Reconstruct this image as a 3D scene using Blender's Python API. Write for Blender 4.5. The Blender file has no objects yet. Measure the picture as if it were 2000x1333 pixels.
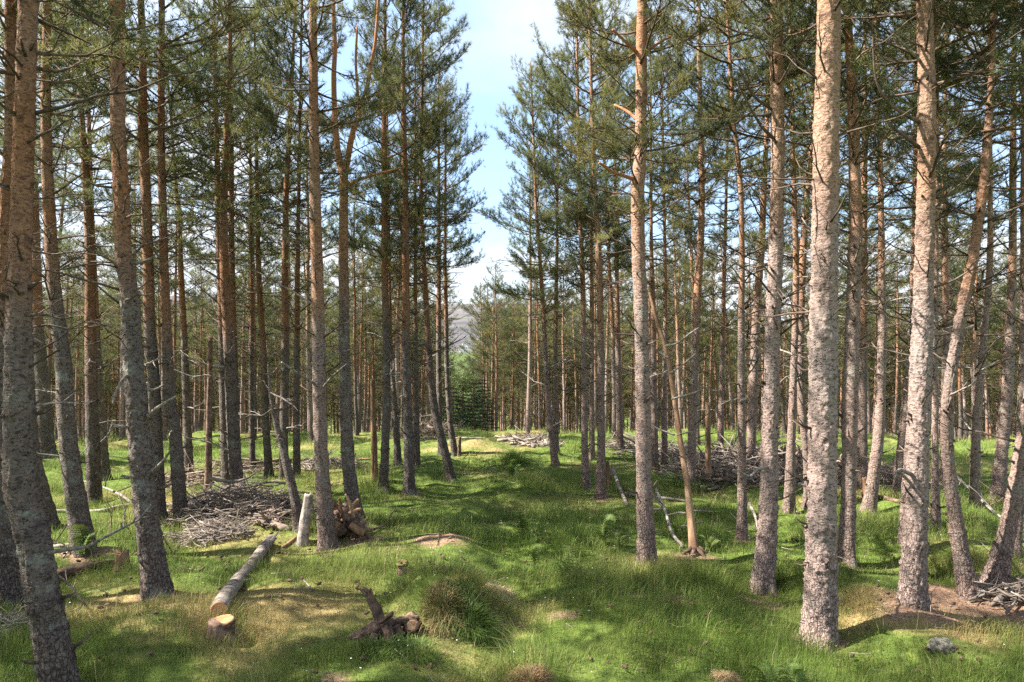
import bpy, math, random
import numpy as np
from mathutils import Vector, Matrix, Quaternion

# ------------------------------------------------------------------ camera, sky, sun, exposure
S = bpy.context.scene
COL = S.collection
EYE, FPX, HZ, CX = 1.9, 1361.0, 720.0, 1000.0        # eye height, focal length in photo pixels, horizon row, centre column
cam_d = bpy.data.cameras.new("camera")
cam_d.sensor_width = 36.0
cam_d.lens = FPX / 2000 * 36
cam_d.shift_y = (HZ - 666.5) / 2000
cam_d.clip_start, cam_d.clip_end = 0.05, 6000
cam = bpy.data.objects.new("camera", cam_d)
cam.location = (0, 0, EYE)
cam.rotation_euler = (math.radians(90), 0, 0)
COL.objects.link(cam)
S.camera = cam
SUN_AZ, SUN_EL = math.radians(-93), math.radians(50)
W = bpy.data.worlds.new("World")
S.world = W
W.use_nodes = True
SKY_STRENGTH = 0.10
SUN_STRENGTH = 5.0
S.view_settings.view_transform = 'Standard'
S.view_settings.look = 'None'
S.view_settings.gamma = 1
S.view_settings.exposure = 2.12
sunvec = Vector((math.sin(SUN_AZ) * math.cos(SUN_EL), math.cos(SUN_AZ) * math.cos(SUN_EL), math.sin(SUN_EL)))
sl = bpy.data.lights.new("sun", 'SUN')
sl.energy = SUN_STRENGTH
sl.angle = math.radians(0.53)
sl.color = (1.0, 0.93, 0.82)
so = bpy.data.objects.new("sun", sl)
so.rotation_euler = sunvec.to_track_quat('Z', 'Y').to_euler()
so.location = sunvec * 60
COL.objects.link(so)
cy = S.cycles
cy.max_bounces = 7
cy.diffuse_bounces = 4
cy.glossy_bounces = 2
cy.transmission_bounces = 5
cy.transparent_max_bounces = 8
cy.use_adaptive_sampling = True
cy.adaptive_threshold = 0.012
cy.use_denoising = False
cy.sample_clamp_indirect = 6


class NT:
    """tiny node-tree builder"""
    def __init__(self, tree):
        self.t = tree
        tree.nodes.clear()

    def n(self, kind, ins=None, **props):
        nd = self.t.nodes.new(kind)
        for k, v in props.items():
            setattr(nd, k, v)
        for k, v in (ins or {}).items():
            s = nd.inputs[k]
            if hasattr(v, 'links'):
                self.t.links.new(v, s)
            else:
                s.default_value = v
        return nd

    def math(self, op, a, b=0.0, clamp=False):
        return self.n('ShaderNodeMath', {0: a, 1: b}, operation=op, use_clamp=clamp).outputs[0]

    def mix(self, f, a, b, blend='MIX'):
        nd = self.t.nodes.new('ShaderNodeMix')
        nd.data_type = 'RGBA'
        nd.blend_type = blend
        for s, v in ((nd.inputs[0], f), (nd.inputs[6], a), (nd.inputs[7], b)):
            if hasattr(v, 'links'):
                self.t.links.new(v, s)
            else:
                s.default_value = v if s.type != 'RGBA' or len(v) == 4 else (*v, 1)
        return nd.outputs[2]

    def rng(self, v, a, b, c=0.0, d=1.0):
        return self.n('ShaderNodeMapRange', {0: v, 1: a, 2: b, 3: c, 4: d}, interpolation_type='SMOOTHSTEP').outputs[0]

    def noise(self, vec, scale, detail=4.0, rough=0.55, out=0):
        return self.n('ShaderNodeTexNoise', {'Vector': vec, 'Scale': scale, 'Detail': detail, 'Roughness': rough}).outputs[out]

    def mapping(self, vec, scale=(1, 1, 1), loc=(0, 0, 0)):
        return self.n('ShaderNodeMapping', {'Vector': vec, 'Scale': scale, 'Location': loc}).outputs[0]


# sky: Nishita with a broken layer of thin cloud, by direction
t = NT(W.node_tree)
sky = t.n('ShaderNodeTexSky', sky_type='NISHITA', sun_disc=False, sun_elevation=SUN_EL, sun_rotation=SUN_AZ % (2 * math.pi),
          air_density=1.0, dust_density=1.2, ozone_density=1.6)
gen = t.n('ShaderNodeTexCoord').outputs['Generated']
sep = t.n('ShaderNodeSeparateXYZ', {0: gen})
zc = t.math('MAXIMUM', sep.outputs[2], 0.03)
flat = t.n('ShaderNodeCombineXYZ', {0: t.math('DIVIDE', sep.outputs[0], t.math('ADD', zc, 0.25)),
                                    1: t.math('DIVIDE', sep.outputs[1], t.math('ADD', zc, 0.25)), 2: 0.0}).outputs[0]
cl = t.noise(t.mapping(flat, (1, 1, 1), (3.1, 0.45, 0)), 1.5, 7, 0.55)
left = t.rng(sep.outputs[0], -0.10, -0.42, 0.0, 0.26)            # more cloud on the sun's side
right = t.rng(sep.outputs[0], 0.15, 0.5, 0.0, 0.12)
low = t.rng(sep.outputs[2], 0.20, 0.13, 0.0, 0.36)              # a bank of cloud low down
high = t.rng(sep.outputs[2], 0.34, 0.46, 0.0, 0.16)
dens = t.math('ADD', t.math('ADD', t.math('ADD', cl, left), right), t.math('ADD', low, high))
cov = t.rng(dens, 0.53, 0.93, 0.0, 0.92)
skyc = t.n('ShaderNodeVectorMath', {0: sky.outputs[0], 3: SKY_STRENGTH}, operation='SCALE').outputs[0]
tex2 = t.noise(flat, 4.0, 5, 0.6)
cloudc = t.mix(t.rng(tex2, 0.3, 0.7), (0.25, 0.268, 0.295), (0.33, 0.34, 0.35))
final = t.mix(cov, t.mix(0.40, skyc, (0.14, 0.20, 0.255)), cloudc)
bg = t.n('ShaderNodeBackground', {'Color': final, 'Strength': 1.0})
out = t.n('ShaderNodeOutputWorld')
W.node_tree.links.new(bg.outputs[0], out.inputs[0])

RNG = np.random.default_rng(11)
random.seed(5)


# ------------------------------------------------------------------ noise and terrain
def _h(ix, iy, iz):
    n = (ix.astype(np.int64) * 374761393 + iy.astype(np.int64) * 668265263 + iz.astype(np.int64) * 2147483647 * 3 + 1442695041)
    n = (n ^ (n >> 13)) * 1274126177
    n = (n ^ (n >> 16)) & 0xffffff
    return n.astype(np.float64) / 0xffffff


def noise3(x, y, z=0.0):
    x, y, z = np.broadcast_arrays(np.asarray(x, float), np.asarray(y, float), np.asarray(z, float))
    ix, iy, iz = np.floor(x), np.floor(y), np.floor(z)
    fx, fy, fz = x - ix, y - iy, z - iz
    fx, fy, fz = [f * f * (3 - 2 * f) for f in (fx, fy, fz)]
    r = 0
    for a in (0, 1):
        for b in (0, 1):
            for c in (0, 1):
                w = (fx if a else 1 - fx) * (fy if b else 1 - fy) * (fz if c else 1 - fz)
                r = r + w * _h(ix + a, iy + b, iz + c)
    return r * 2 - 1


def fbm(x, y, z=0.0, o=3):
    r, a = 0, 1.0
    for i in range(o):
        r = r + a * noise3(np.asarray(x) * 2 ** i + 17.3 * i, np.asarray(y) * 2 ** i - 9.1 * i, np.asarray(z) * 2 ** i)
        a *= 0.5
    return r


def sstep(v, a, b):
    u = np.clip((v - a) / (b - a), 0, 1)
    return u * u * (3 - 2 * u)


MOUNDS = []                                                      # x, y, radius, height


def ground_z(x, y):
    x, y = np.asarray(x, float), np.asarray(y, float)
    d = np.hypot(x * 0.8, y)
    near = 1 - sstep(d, 40, 90)
    z = 0.10 * noise3(x / 1.9 + 3.3, y / 1.9) * near + 0.085 * noise3(x / 0.75, y / 0.75 + 7) * near + 0.042 * noise3(x / 0.3, y / 0.3) * near
    z = z + 0.10 * sstep(y, 9, 17) * near
    u = np.clip(d - 18.5, 0, None)
    z = z - 15.0 * (1 - np.exp(-0.0135 * u)) * sstep(u, 0, 7)
    for mx, my, r, h in MOUNDS:
        z = z + h * np.exp(-(((x - mx) ** 2 + (y - my) ** 2) / r ** 2) ** (1.4 if h < 0.3 else 1.9))
    return z


_D = np.concatenate([np.arange(1.5, 30, 0.01), np.arange(30, 90, 0.05)])


def at(px, py):
    """the ground point seen at a photo pixel"""
    zr = EYE + (HZ - py) / FPX * _D
    xr = (px - CX) / FPX * _D
    hit = np.nonzero(zr <= ground_z(xr, _D))[0]
    i = hit[0] if len(hit) else len(_D) - 1
    return Vector((xr[i], _D[i], float(ground_z(xr[i], _D[i]))))


def ray(px, py, d):
    return np.array(((px - CX) / FPX * d, d, EYE + (HZ - py) / FPX * d))


_m = at(848, 1222)
MOUNDS.append((_m.x + 0.05, _m.y + 0.26, 0.33, 0.33))
for _px, _py, _r, _hh in ((330, 1225, 0.5, 0.10), (1035, 1350, 0.2, 0.10), (1300, 1120, 0.6, 0.08), (150, 905, 1.2, 0.22),
                          (560, 1160, 0.5, 0.08), (1225, 1010, 0.5, 0.08), (900, 880, 1.5, 0.12), (1850, 1090, 0.9, 0.12)):
    _m = at(_px, _py)
    MOUNDS.append((_m.x, _m.y, _r, _hh))


def dryness(x, y):
    """0 lush green .. 1 straw: patches of dead grass, and the litter under the trees"""
    v = 0.33 + 0.34 * fbm(x / 1.5 + 40, y / 1.1, 0, 3)
    for px, py, r, a in DRY:
        v = v + 0.55 * a * (1 + 0.9 * noise3(x / 0.22, y / 0.16, 4)) * np.exp(-((x - px) ** 2 + (y - py) ** 2) / r ** 2)
    return np.clip(v, 0, 1)


def litter(x, y):
    v = 0 * x
    for px, py, rx, ry in LITTER:
        q = ((x - px) / rx) ** 2 + ((y - py) / ry) ** 2 + 0.5 * noise3(x * 5, y * 5) + 0.4 * noise3(x * 14, y * 14)
        v = np.maximum(v, 1 - sstep(q, 0.5, 1.1))
    return v


DRY, LITTER = [], []
for px, py, r, a in ((300, 1215, 0.55, 0.45), (420, 1185, 0.3, 0.3), (530, 1185, 0.45, 0.4), (640, 1185, 0.4, 0.45), (965, 1150, 0.2, 0.5),
                     (860, 1195, 0.18, 0.5), (1080, 1190, 0.22, 0.45), (1270, 1130, 0.3, 0.4), (1720, 1160, 0.4, 0.5), (1660, 1240, 0.4, 0.35),
                     (1800, 1300, 0.4, 0.4), (150, 1240, 0.4, 0.3), (210, 1130, 0.4, 0.3), (120, 960, 1.0, 0.3), (1250, 1290, 0.25, 0.4),
                     (1930, 1270, 0.4, 0.5), (1560, 1110, 0.3, 0.3), (560, 1110, 0.5, 0.25), (1000, 880, 2.0, 0.25), (440, 1290, .2, .4),
                     (850, 1040, 1.2, -0.25), (1100, 1010, 1.3, -0.35), (1400, 1050, 1.2, -0.4), (160, 895, 1.5, -0.6), (1150, 1290, 0.5, -0.35),
                     (700, 1290, 0.8, -0.25), (1450, 1250, 0.8, -0.35), (230, 1120, 0.2, -0.3), (905, 1160, 0.28, -0.6), (850, 1135, 0.25, -0.35), (960, 1230, 0.4, -0.3)):
    p = at(px, py)
    DRY.append((p.x, p.y, r, a))
for px, py, rx, ry in ((870, 1045, 0.32, 0.30), (1920, 1195, 0.85, 0.42), (715, 1052, 0.22, 0.25), (1100, 1200, 0.16, 0.1), (1800, 1195, 0.35, 0.2),
                       (307, 1166, .17, .15), (641, 1072, .16, .14), (1265, 1108, .15, .13), (1490, 1156, .16, .14), (1602, 1258, .2, .14), (1655, 1106, .15, .13), (1451, 1058, .13, .12),
                       (698, 1022, .2, .2), (1174, 977, .16, .2), (800, 967, .18, .2), (170, 1080, 0.3, 0.2), (1480, 1180, .2, .12), (1300, 1165, .3, .1), (650, 1330, .1, .1), (1360, 1090, .25, .2)):
    p = at(px, py)
    LITTER.append((p.x, p.y, rx, ry))


# ------------------------------------------------------------------ mesh building
def np_mesh(name, V, tris=None, quads=None, mats=(), mi=None, attrs=None, smooth=True):
    me = bpy.data.meshes.new(name)
    V = np.asarray(V, np.float32)
    T = np.zeros((0, 3), np.int32) if tris is None else np.asarray(tris, np.int32).reshape(-1, 3)
    Q = np.zeros((0, 4), np.int32) if quads is None else np.asarray(quads, np.int32).reshape(-1, 4)
    me.vertices.add(len(V))
    me.vertices.foreach_set('co', V.ravel())
    me.loops.add(T.size + Q.size)
    me.loops.foreach_set('vertex_index', np.concatenate([T.ravel(), Q.ravel()]))
    tot = np.concatenate([np.full(len(T), 3, np.int32), np.full(len(Q), 4, np.int32)])
    me.polygons.add(len(tot))
    me.polygons.foreach_set('loop_start', np.concatenate([[0], np.cumsum(tot)[:-1]]).astype(np.int32))
    me.polygons.foreach_set('loop_total', tot)
    me.polygons.foreach_set('use_smooth', np.full(len(tot), smooth))
    for m in mats:
        me.materials.append(m)
    if mi is not None:
        me.polygons.foreach_set('material_index', np.asarray(mi, np.int32))
    for k, a in (attrs or {}).items():
        a = np.asarray(a, np.float32)
        at_ = me.attributes.new(k, 'FLOAT_COLOR' if a.ndim == 2 else 'FLOAT', 'POINT')
        at_.data.foreach_set('color' if a.ndim == 2 else 'value', a.ravel())
    me.update(calc_edges=True)
    return me


class MB:
    """collects tubes and loose triangles, with a material index and a tint per vertex"""
    def __init__(self):
        self.V, self.T, self.Q, self.tm, self.qm, self.tint, self.n = [], [], [], [], [], [], 0

    def add(self, V, T=None, Q=None, m=0, tint=0.5):
        V = np.asarray(V, float)
        self.V.append(V)
        self.tint.append(np.broadcast_to(np.asarray(tint, float), (len(V),)))
        if T is not None and len(T):
            self.T.append(np.asarray(T) + self.n)
            self.tm.append(np.full(len(T), m))
        if Q is not None and len(Q):
            self.Q.append(np.asarray(Q) + self.n)
            self.qm.append(np.full(len(Q), m))
        self.n += len(V)

    def tube(self, P, R, k=6, m=0, ref=None, cap=True, disp=None, tint=0.5):
        P = np.asarray(P, float)
        R = np.broadcast_to(np.asarray(R, float), (len(P),))
        tg = np.gradient(P, axis=0)
        tg /= np.linalg.norm(tg, axis=1)[:, None] + 1e-9
        if ref is None:
            mean = np.abs(tg.mean(0))
            ref = np.eye(3)[np.argmin(mean)]
        u = np.cross(tg, ref)
        u /= np.linalg.norm(u, axis=1)[:, None] + 1e-9
        v = np.cross(tg, u)
        a = np.linspace(0, 2 * np.pi, k, endpoint=False)
        ring = np.cos(a)[None, :, None] * u[:, None] + np.sin(a)[None, :, None] * v[:, None]
        rr = R[:, None] * np.ones(k)
        if disp is not None:
            rr = rr * disp(a, P)
        V = (P[:, None] + ring * rr[:, :, None]).reshape(-1, 3)
        i = np.arange(len(P) - 1)[:, None] * k
        j = np.arange(k)[None]
        j2 = (j + 1) % k
        Q = np.stack([i + j, i + k + j, i + k + j2, i + j2], -1).reshape(-1, 4)
        T = None
        if cap:
            n = len(V)
            V = np.vstack([V, P[:1], P[-1:]])
            jj = np.arange(k)
            T = np.vstack([np.stack([np.full(k, n), jj, (jj + 1) % k], -1),
                           np.stack([np.full(k, n + 1), (len(P) - 1) * k + (jj + 1) % k, (len(P) - 1) * k + jj], -1)])
        self.add(V, T, Q, m, tint)

    def mesh(self, name, mats, smooth=True):
        T = np.vstack(self.T) if self.T else None
        Q = np.vstack(self.Q) if self.Q else None
        mi = np.concatenate((self.tm or [np.zeros(0)]) + (self.qm or [np.zeros(0)]))
        return np_mesh(name, np.vstack(self.V), T, Q, mats, mi, {'tint': np.concatenate(self.tint)}, smooth)


def link(name, data, parent=None):
    o = bpy.data.objects.new(name, data)
    COL.objects.link(o)
    if parent is not None:
        o.parent = parent
    return o


def tag(o, label, cat, group=None):
    o['label'] = label
    o['category'] = cat
    if group:
        o['group'] = group
    return o


def thing(name, loc, label, cat, group=None):
    o = link(name, None)
    o.empty_display_size = 0.2
    o.location = loc
    return tag(o, label, cat, group)


def kind(o, k):
    o['kind'] = k
    return o


# ------------------------------------------------------------------ materials
def new_mat(name):
    m = bpy.data.materials.new(name)
    m.use_nodes = True
    return m, NT(m.node_tree)


def finish(m, t, shader, disp=None):
    o = t.n('ShaderNodeOutputMaterial')
    m.node_tree.links.new(shader, o.inputs[0])
    return m


def principled(t, col, rough=0.85, normal=None, spec=0.25):
    ins = {'Base Color': col, 'Roughness': rough, 'Specular IOR Level': spec}
    if normal is not None:
        ins['Normal'] = normal
    return t.n('ShaderNodeBsdfPrincipled', ins).outputs[0]


def bark_material(name, low_dark, low_light, up_dark, up_light, lichen, z_change=2.6):
    m, t = new_mat(name)
    oc = t.n('ShaderNodeTexCoord').outputs['Object']
    rnd = t.n('ShaderNodeObjectInfo').outputs['Random']
    z = t.n('ShaderNodeSeparateXYZ', {0: oc}).outputs[2]
    big = t.noise(oc, 1.3, 3)
    wob = t.noise(oc, 9.0, 3, 0.6, 1)
    vec = t.n('ShaderNodeVectorMath', {0: oc, 1: t.n('ShaderNodeVectorMath', {0: wob, 3: 0.05}, operation='SCALE').outputs[0]}, operation='ADD').outputs[0]
    plates = t.n('ShaderNodeTexVoronoi', {'Vector': t.mapping(vec, (1, 1, 1.7)), 'Scale': 36.0, 'Randomness': 1.0}, feature='F1')
    edge = t.n('ShaderNodeTexVoronoi', {'Vector': t.mapping(vec, (1.25, 1.25, 0.40)), 'Scale': 36.0}, feature='DISTANCE_TO_EDGE').outputs[0]
    fine = t.noise(t.mapping(vec, (1, 1, 1.8)), 34.0, 3, 0.6)
    dash = t.rng(t.noise(t.mapping(vec, (1, 1, 2.2)), 34.0, 2, 0.5), 0.58, 0.66)
    rough_base = t.rng(t.math('ADD', z, t.math('MULTIPLY', big, 0.8)), 0.4, 1.5, 0.8, 0.10)
    crack = t.math('SUBTRACT', 1.0, t.math('MULTIPLY', t.rng(edge, 0.13, 0.0), rough_base))
    crack = t.math('MULTIPLY', crack, t.math('SUBTRACT', 1.0, t.math('MULTIPLY', dash, 0.82)))
    pcol = t.n('ShaderNodeSeparateColor', {0: plates.outputs['Color']}).outputs[0]
    tone = t.rng(t.math('ADD', t.math('MULTIPLY', pcol, 0.35), fine), 0.25, 0.9, 0.45, 1.0)
    lowc = t.mix(t.math('MULTIPLY', crack, tone), low_dark, low_light)
    upc = t.mix(t.math('MULTIPLY', t.rng(t.math('ADD', t.math('MULTIPLY', pcol, 0.35), fine), 0.30, 0.9, 0.3, 1.0), t.math('SUBTRACT', 1.0, t.math('MULTIPLY', dash, 0.6))), up_dark, up_light)
    h = t.math('ADD', z, t.math('ADD', t.math('MULTIPLY', big, 2.2), t.math('MULTIPLY', rnd, -1.3)))
    fac = t.rng(h, z_change, z_change + 1.3)
    c = t.mix(fac, lowc, upc)
    li = t.math('MULTIPLY', t.rng(t.math('ADD', t.noise(oc, 6.5, 5, 0.7), t.math('MULTIPLY', big, 0.35)), 0.70, 0.82), t.rng(h, z_change + 1.2, z_change - 0.6, 0.0, lichen))
    c = t.mix(li, c, (0.23, 0.24, 0.205))
    c = t.mix(t.rng(t.n('ShaderNodeAttribute', attribute_name='tint').outputs['Fac'], 0.5, 0.12, 0.0, 0.6), c, (0.035, 0.027, 0.023))
    hv = t.n('ShaderNodeHueSaturation', {'Value': t.rng(rnd, 0, 1, 0.86, 1.12), 'Saturation': t.rng(t.noise(oc, 0.7, 1), 0.3, 0.7, 0.8, 1.15), 'Color': c}).outputs[0]
    hgt = t.math('ADD', t.math('MULTIPLY', crack, 0.7), t.math('ADD', t.math('MULTIPLY', fine, 0.9), t.math('MULTIPLY', pcol, 0.35)))
    b = t.n('ShaderNodeBump', {'Strength': 0.8, 'Distance': 0.022, 'Height': hgt}).outputs[0]
    return finish(m, t, principled(t, hv, 0.9, b, 0.2))


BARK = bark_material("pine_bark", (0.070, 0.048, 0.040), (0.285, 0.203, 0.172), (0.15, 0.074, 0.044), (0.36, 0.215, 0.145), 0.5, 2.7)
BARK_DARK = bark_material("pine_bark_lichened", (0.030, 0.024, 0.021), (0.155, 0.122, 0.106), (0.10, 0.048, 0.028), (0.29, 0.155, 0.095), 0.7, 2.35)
BARK_PALE = bark_material("pine_bark_pale", (0.090, 0.063, 0.055), (0.34, 0.252, 0.222), (0.16, 0.088, 0.055), (0.37, 0.235, 0.165), 0.2, 3.4)


def wood_material(name, dark, light, scale=14.0, stretch=(1, 1, 0.12), rough=0.85, bump=0.6):
    m, t = new_mat(name)
    oc = t.n('ShaderNodeTexCoord').outputs['Object']
    rnd = t.n('ShaderNodeObjectInfo').outputs['Random']
    g = t.noise(t.mapping(oc, stretch), scale, 6, 0.65)
    b2 = t.noise(oc, 3.0, 4)
    c = t.mix(t.rng(g, 0.3, 0.72), dark, light)
    c = t.mix(t.rng(b2, 0.5, 0.8, 0, 0.6), c, tuple(0.6 * a for a in dark))
    hv = t.n('ShaderNodeHueSaturation', {'Value': t.rng(rnd, 0, 1, 0.75, 1.2), 'Color': c}).outputs[0]
    bn = t.n('ShaderNodeBump', {'Strength': bump, 'Distance': 0.01, 'Height': g}).outputs[0]
    return finish(m, t, principled(t, hv, rough, bn, 0.2))


DEADWOOD = wood_material("grey_dead_wood", (0.10, 0.085, 0.075), (0.34, 0.30, 0.27), 20, (1, 1, 1))
TWIG = wood_material("dark_twig", (0.05, 0.038, 0.03), (0.16, 0.115, 0.09), 18, (1, 1, 1))
LIMB = wood_material("limb_bark", (0.07, 0.045, 0.03), (0.19, 0.125, 0.085), 25, (1, 1, 1))
PALEWOOD = wood_material("weathered_log", (0.12, 0.098, 0.084), (0.38, 0.325, 0.285), 16, (1, 1, 1))
ORANGEWOOD = wood_material("barkless_orange_wood", (0.13, 0.072, 0.042), (0.31, 0.205, 0.13), 12, (1, 1, 0.15))
ROTWOOD = wood_material("rotten_wood", (0.040, 0.026, 0.019), (0.22, 0.145, 0.105), 14, (1, 1, 1), 0.95, 1.0)
STUMPWOOD = wood_material("broken_stump_wood", (0.12, 0.065, 0.035), (0.36, 0.23, 0.135), 16, (1, 1, 0.12), 0.95, 1.0)


def cut_material():
    m, t = new_mat("sawn_wood")
    oc = t.n('ShaderNodeTexCoord').outputs['Object']
    dn = t.noise(oc, 9, 3, 0.6)
    ln = t.n('ShaderNodeVectorMath', {0: t.mapping(oc, (1, 1, 0.0))}, operation='LENGTH').outputs['Value']
    ring = t.math('SINE', t.math('ADD', t.math('MULTIPLY', ln, 520.0), t.math('MULTIPLY', dn, 7.0)))
    c = t.mix(t.rng(ring, -1, 1), (0.36, 0.17, 0.07), (0.56, 0.33, 0.17))
    c = t.mix(t.rng(t.noise(oc, 25, 4), 0.5, 0.75, 0, 0.7), c, (0.22, 0.09, 0.035))
    return finish(m, t, principled(t, c, 0.85))


CUT = cut_material()


def leaf_material(name, dark, mid, light, trans=0.35, rough=0.6):
    m, t = new_mat(name)
    tint = t.n('ShaderNodeAttribute', attribute_name='tint').outputs['Fac']
    rnd = t.n('ShaderNodeObjectInfo').outputs['Random']
    c = t.mix(t.rng(tint, 0.0, 0.55), dark, mid)
    c = t.mix(t.rng(tint, 0.55, 1.0), c, light)
    c = t.n('ShaderNodeHueSaturation', {'Hue': t.rng(rnd, 0, 1, 0.49, 0.515), 'Value': t.rng(rnd, 0, 1, 0.85, 1.15), 'Color': c}).outputs[0]
    p = principled(t, c, rough, None, 0.3)
    tr = t.n('ShaderNodeBsdfTranslucent', {'Color': c}).outputs[0]
    return finish(m, t, t.n('ShaderNodeMixShader', {0: trans, 1: p, 2: tr}).outputs[0])


NEEDLE = leaf_material("pine_needles", (0.052, 0.070, 0.036), (0.130, 0.144, 0.052), (0.255, 0.232, 0.078), 0.52)
SPRUCE = leaf_material("spruce_needles", (0.012, 0.024, 0.012), (0.023, 0.042, 0.018), (0.042, 0.068, 0.026), 0.15)
BROADLEAF = leaf_material("broadleaf_foliage", (0.05, 0.075, 0.025), (0.095, 0.125, 0.04), (0.15, 0.18, 0.065), 0.35)
FERN = leaf_material("fern_green", (0.07, 0.11, 0.025), (0.11, 0.165, 0.035), (0.20, 0.24, 0.06), 0.4)


def grass_material():
    m, t = new_mat("grass_blades")
    c = t.n('ShaderNodeAttribute', attribute_name='col').outputs['Color']
    p = principled(t, c, 0.55, None, 0.25)
    tr = t.n('ShaderNodeBsdfTranslucent', {'Color': c}).outputs[0]
    return finish(m, t, t.n('ShaderNodeMixShader', {0: 0.40, 1: p, 2: tr}).outputs[0])


GRASS = grass_material()


def ground_material():
    m, t = new_mat("forest_floor")
    oc = t.n('ShaderNodeTexCoord').outputs['Object']
    dry = t.n('ShaderNodeAttribute', attribute_name='dry').outputs['Fac']
    lit = t.n('ShaderNodeAttribute', attribute_name='litter').outputs['Fac']
    n1 = t.noise(oc, 7, 6, 0.7)
    n2 = t.noise(oc, 45, 4, 0.7)
    green = t.mix(t.rng(n1, 0.3, 0.7), (0.055, 0.085, 0.018), (0.12, 0.165, 0.035))
    straw = t.mix(t.rng(n2, 0.3, 0.7), (0.15, 0.115, 0.05), (0.34, 0.26, 0.12))
    brown = t.mix(t.rng(n2, 0.3, 0.7), (0.10, 0.058, 0.040), (0.32, 0.21, 0.145))
    c = t.mix(t.rng(t.math('ADD', dry, t.math('MULTIPLY', t.math('SUBTRACT', n1, 0.5), 0.7)), 0.35, 0.85), green, straw)
    c = t.mix(lit, c, brown)
    b = t.n('ShaderNodeBump', {'Strength': 0.9, 'Distance': 0.03, 'Height': t.math('ADD', n1, t.math('MULTIPLY', n2, 0.6))}).outputs[0]
    return finish(m, t, principled(t, c, 0.95, b, 0.1))


GROUND = ground_material()


def hill_material():
    m, t = new_mat("moorland")
    oc = t.n('ShaderNodeTexCoord').outputs['Object']
    z = t.n('ShaderNodeSeparateXYZ', {0: oc}).outputs[2]
    n = t.noise(t.mapping(oc, (0.35, 0.35, 3.0)), 0.03, 6, 0.6)
    n2 = t.noise(t.mapping(oc, (0.3, 0.3, 4.0)), 0.05, 4)
    c = t.mix(t.rng(n, 0.35, 0.65), (0.070, 0.072, 0.082), (0.135, 0.125, 0.132))
    c = t.mix(t.rng(n2, 0.52, 0.62, 0, 0.7), c, (0.085, 0.092, 0.075))
    c = t.mix(t.rng(z, 22, 12), c, (0.07, 0.095, 0.04))
    return finish(m, t, principled(t, c, 1.0, None, 0.0))


HILL = hill_material()


def plain_mat(name, a, b, scale=6.0, rough=0.8, bump=0.3):
    m, t = new_mat(name)
    oc = t.n('ShaderNodeTexCoord').outputs['Object']
    n = t.noise(oc, scale, 6, 0.65)
    bn = t.n('ShaderNodeBump', {'Strength': bump, 'Distance': 0.02, 'Height': n}).outputs[0]
    return finish(m, t, principled(t, t.mix(t.rng(n, 0.35, 0.65), a, b), rough, bn))


HARL = plain_mat("white_harled_wall", (0.76, 0.76, 0.74), (0.84, 0.84, 0.82), 2)
SLATE = plain_mat("slate_roof", (0.25, 0.25, 0.27), (0.36, 0.36, 0.38), 3)
GLASSY = plain_mat("window_dark", (0.03, 0.035, 0.04), (0.06, 0.07, 0.08), 1, 0.2)
STONE = plain_mat("lichened_stone", (0.085, 0.078, 0.058), (0.27, 0.25, 0.205), 30, 0.95, 0.8)
MOSS = plain_mat("moss_cap", (0.12, 0.11, 0.03), (0.27, 0.22, 0.08), 30, 0.95, 0.8)
PETAL = plain_mat("white_petal", (0.75, 0.75, 0.72), (0.82, 0.82, 0.8), 9)

# ------------------------------------------------------------------ ground sheet and hill
def axis(lo, hi, step, far_lo, far_hi):
    a = list(np.arange(lo, hi + 1e-6, step))
    s = step
    v = hi
    while v < far_hi:
        s *= 1.22
        v += s
        a.append(min(v, far_hi))
    s, v, pre = step, lo, []
    while v > far_lo:
        s *= 1.22
        v -= s
        pre.append(max(v, far_lo))
    return np.array(pre[::-1] + a)


gx = axis(-11, 11, 0.075, -2500, 2500)
gy = axis(1.5, 23, 0.075, -2500, 3500)
GX, GY = np.meshgrid(gx, gy)
GZ = ground_z(GX, GY)
nx, ny = len(gx), len(gy)
ii = (np.arange(ny - 1)[:, None] * nx + np.arange(nx - 1)[None]).ravel()
gq = np.stack([ii, ii + 1, ii + nx + 1, ii + nx], -1)
gme = np_mesh("ground", np.stack([GX.ravel(), GY.ravel(), GZ.ravel()], -1), None, gq, [GROUND], None,
              {'dry': dryness(GX.ravel(), GY.ravel()), 'litter': litter(GX.ravel(), GY.ravel())})
kind(link("ground", gme), 'structure')

hx = np.linspace(-1600, 1600, 161)
hd = np.concatenate([np.linspace(250, 660, 50), np.linspace(670, 1900, 80)])
HX, HD = np.meshgrid(hx, hd)
crest = 0.086 + 0.010 * np.sin(HX / 260 + 1.2) - 0.055 * sstep(HX, 0, 420) + 0.03 * sstep(-HX, 100, 700)
rise = -24 + 41 * sstep(HD, 250, 640) + (crest * 1350 - 17) * sstep(HD, 620, 1400)
HZZ = rise + 2.5 * fbm(HX / 90, HD / 70, 0, 4)
nxh = len(hx)
ii = (np.arange(len(hd) - 1)[:, None] * nxh + np.arange(nxh - 1)[None]).ravel()
kind(link("hills", np_mesh("hills", np.stack([HX.ravel(), HD.ravel(), HZZ.ravel()], -1), None,
                           np.stack([ii, ii + 1, ii + nxh + 1, ii + nxh], -1), [HILL])), 'structure')


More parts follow.
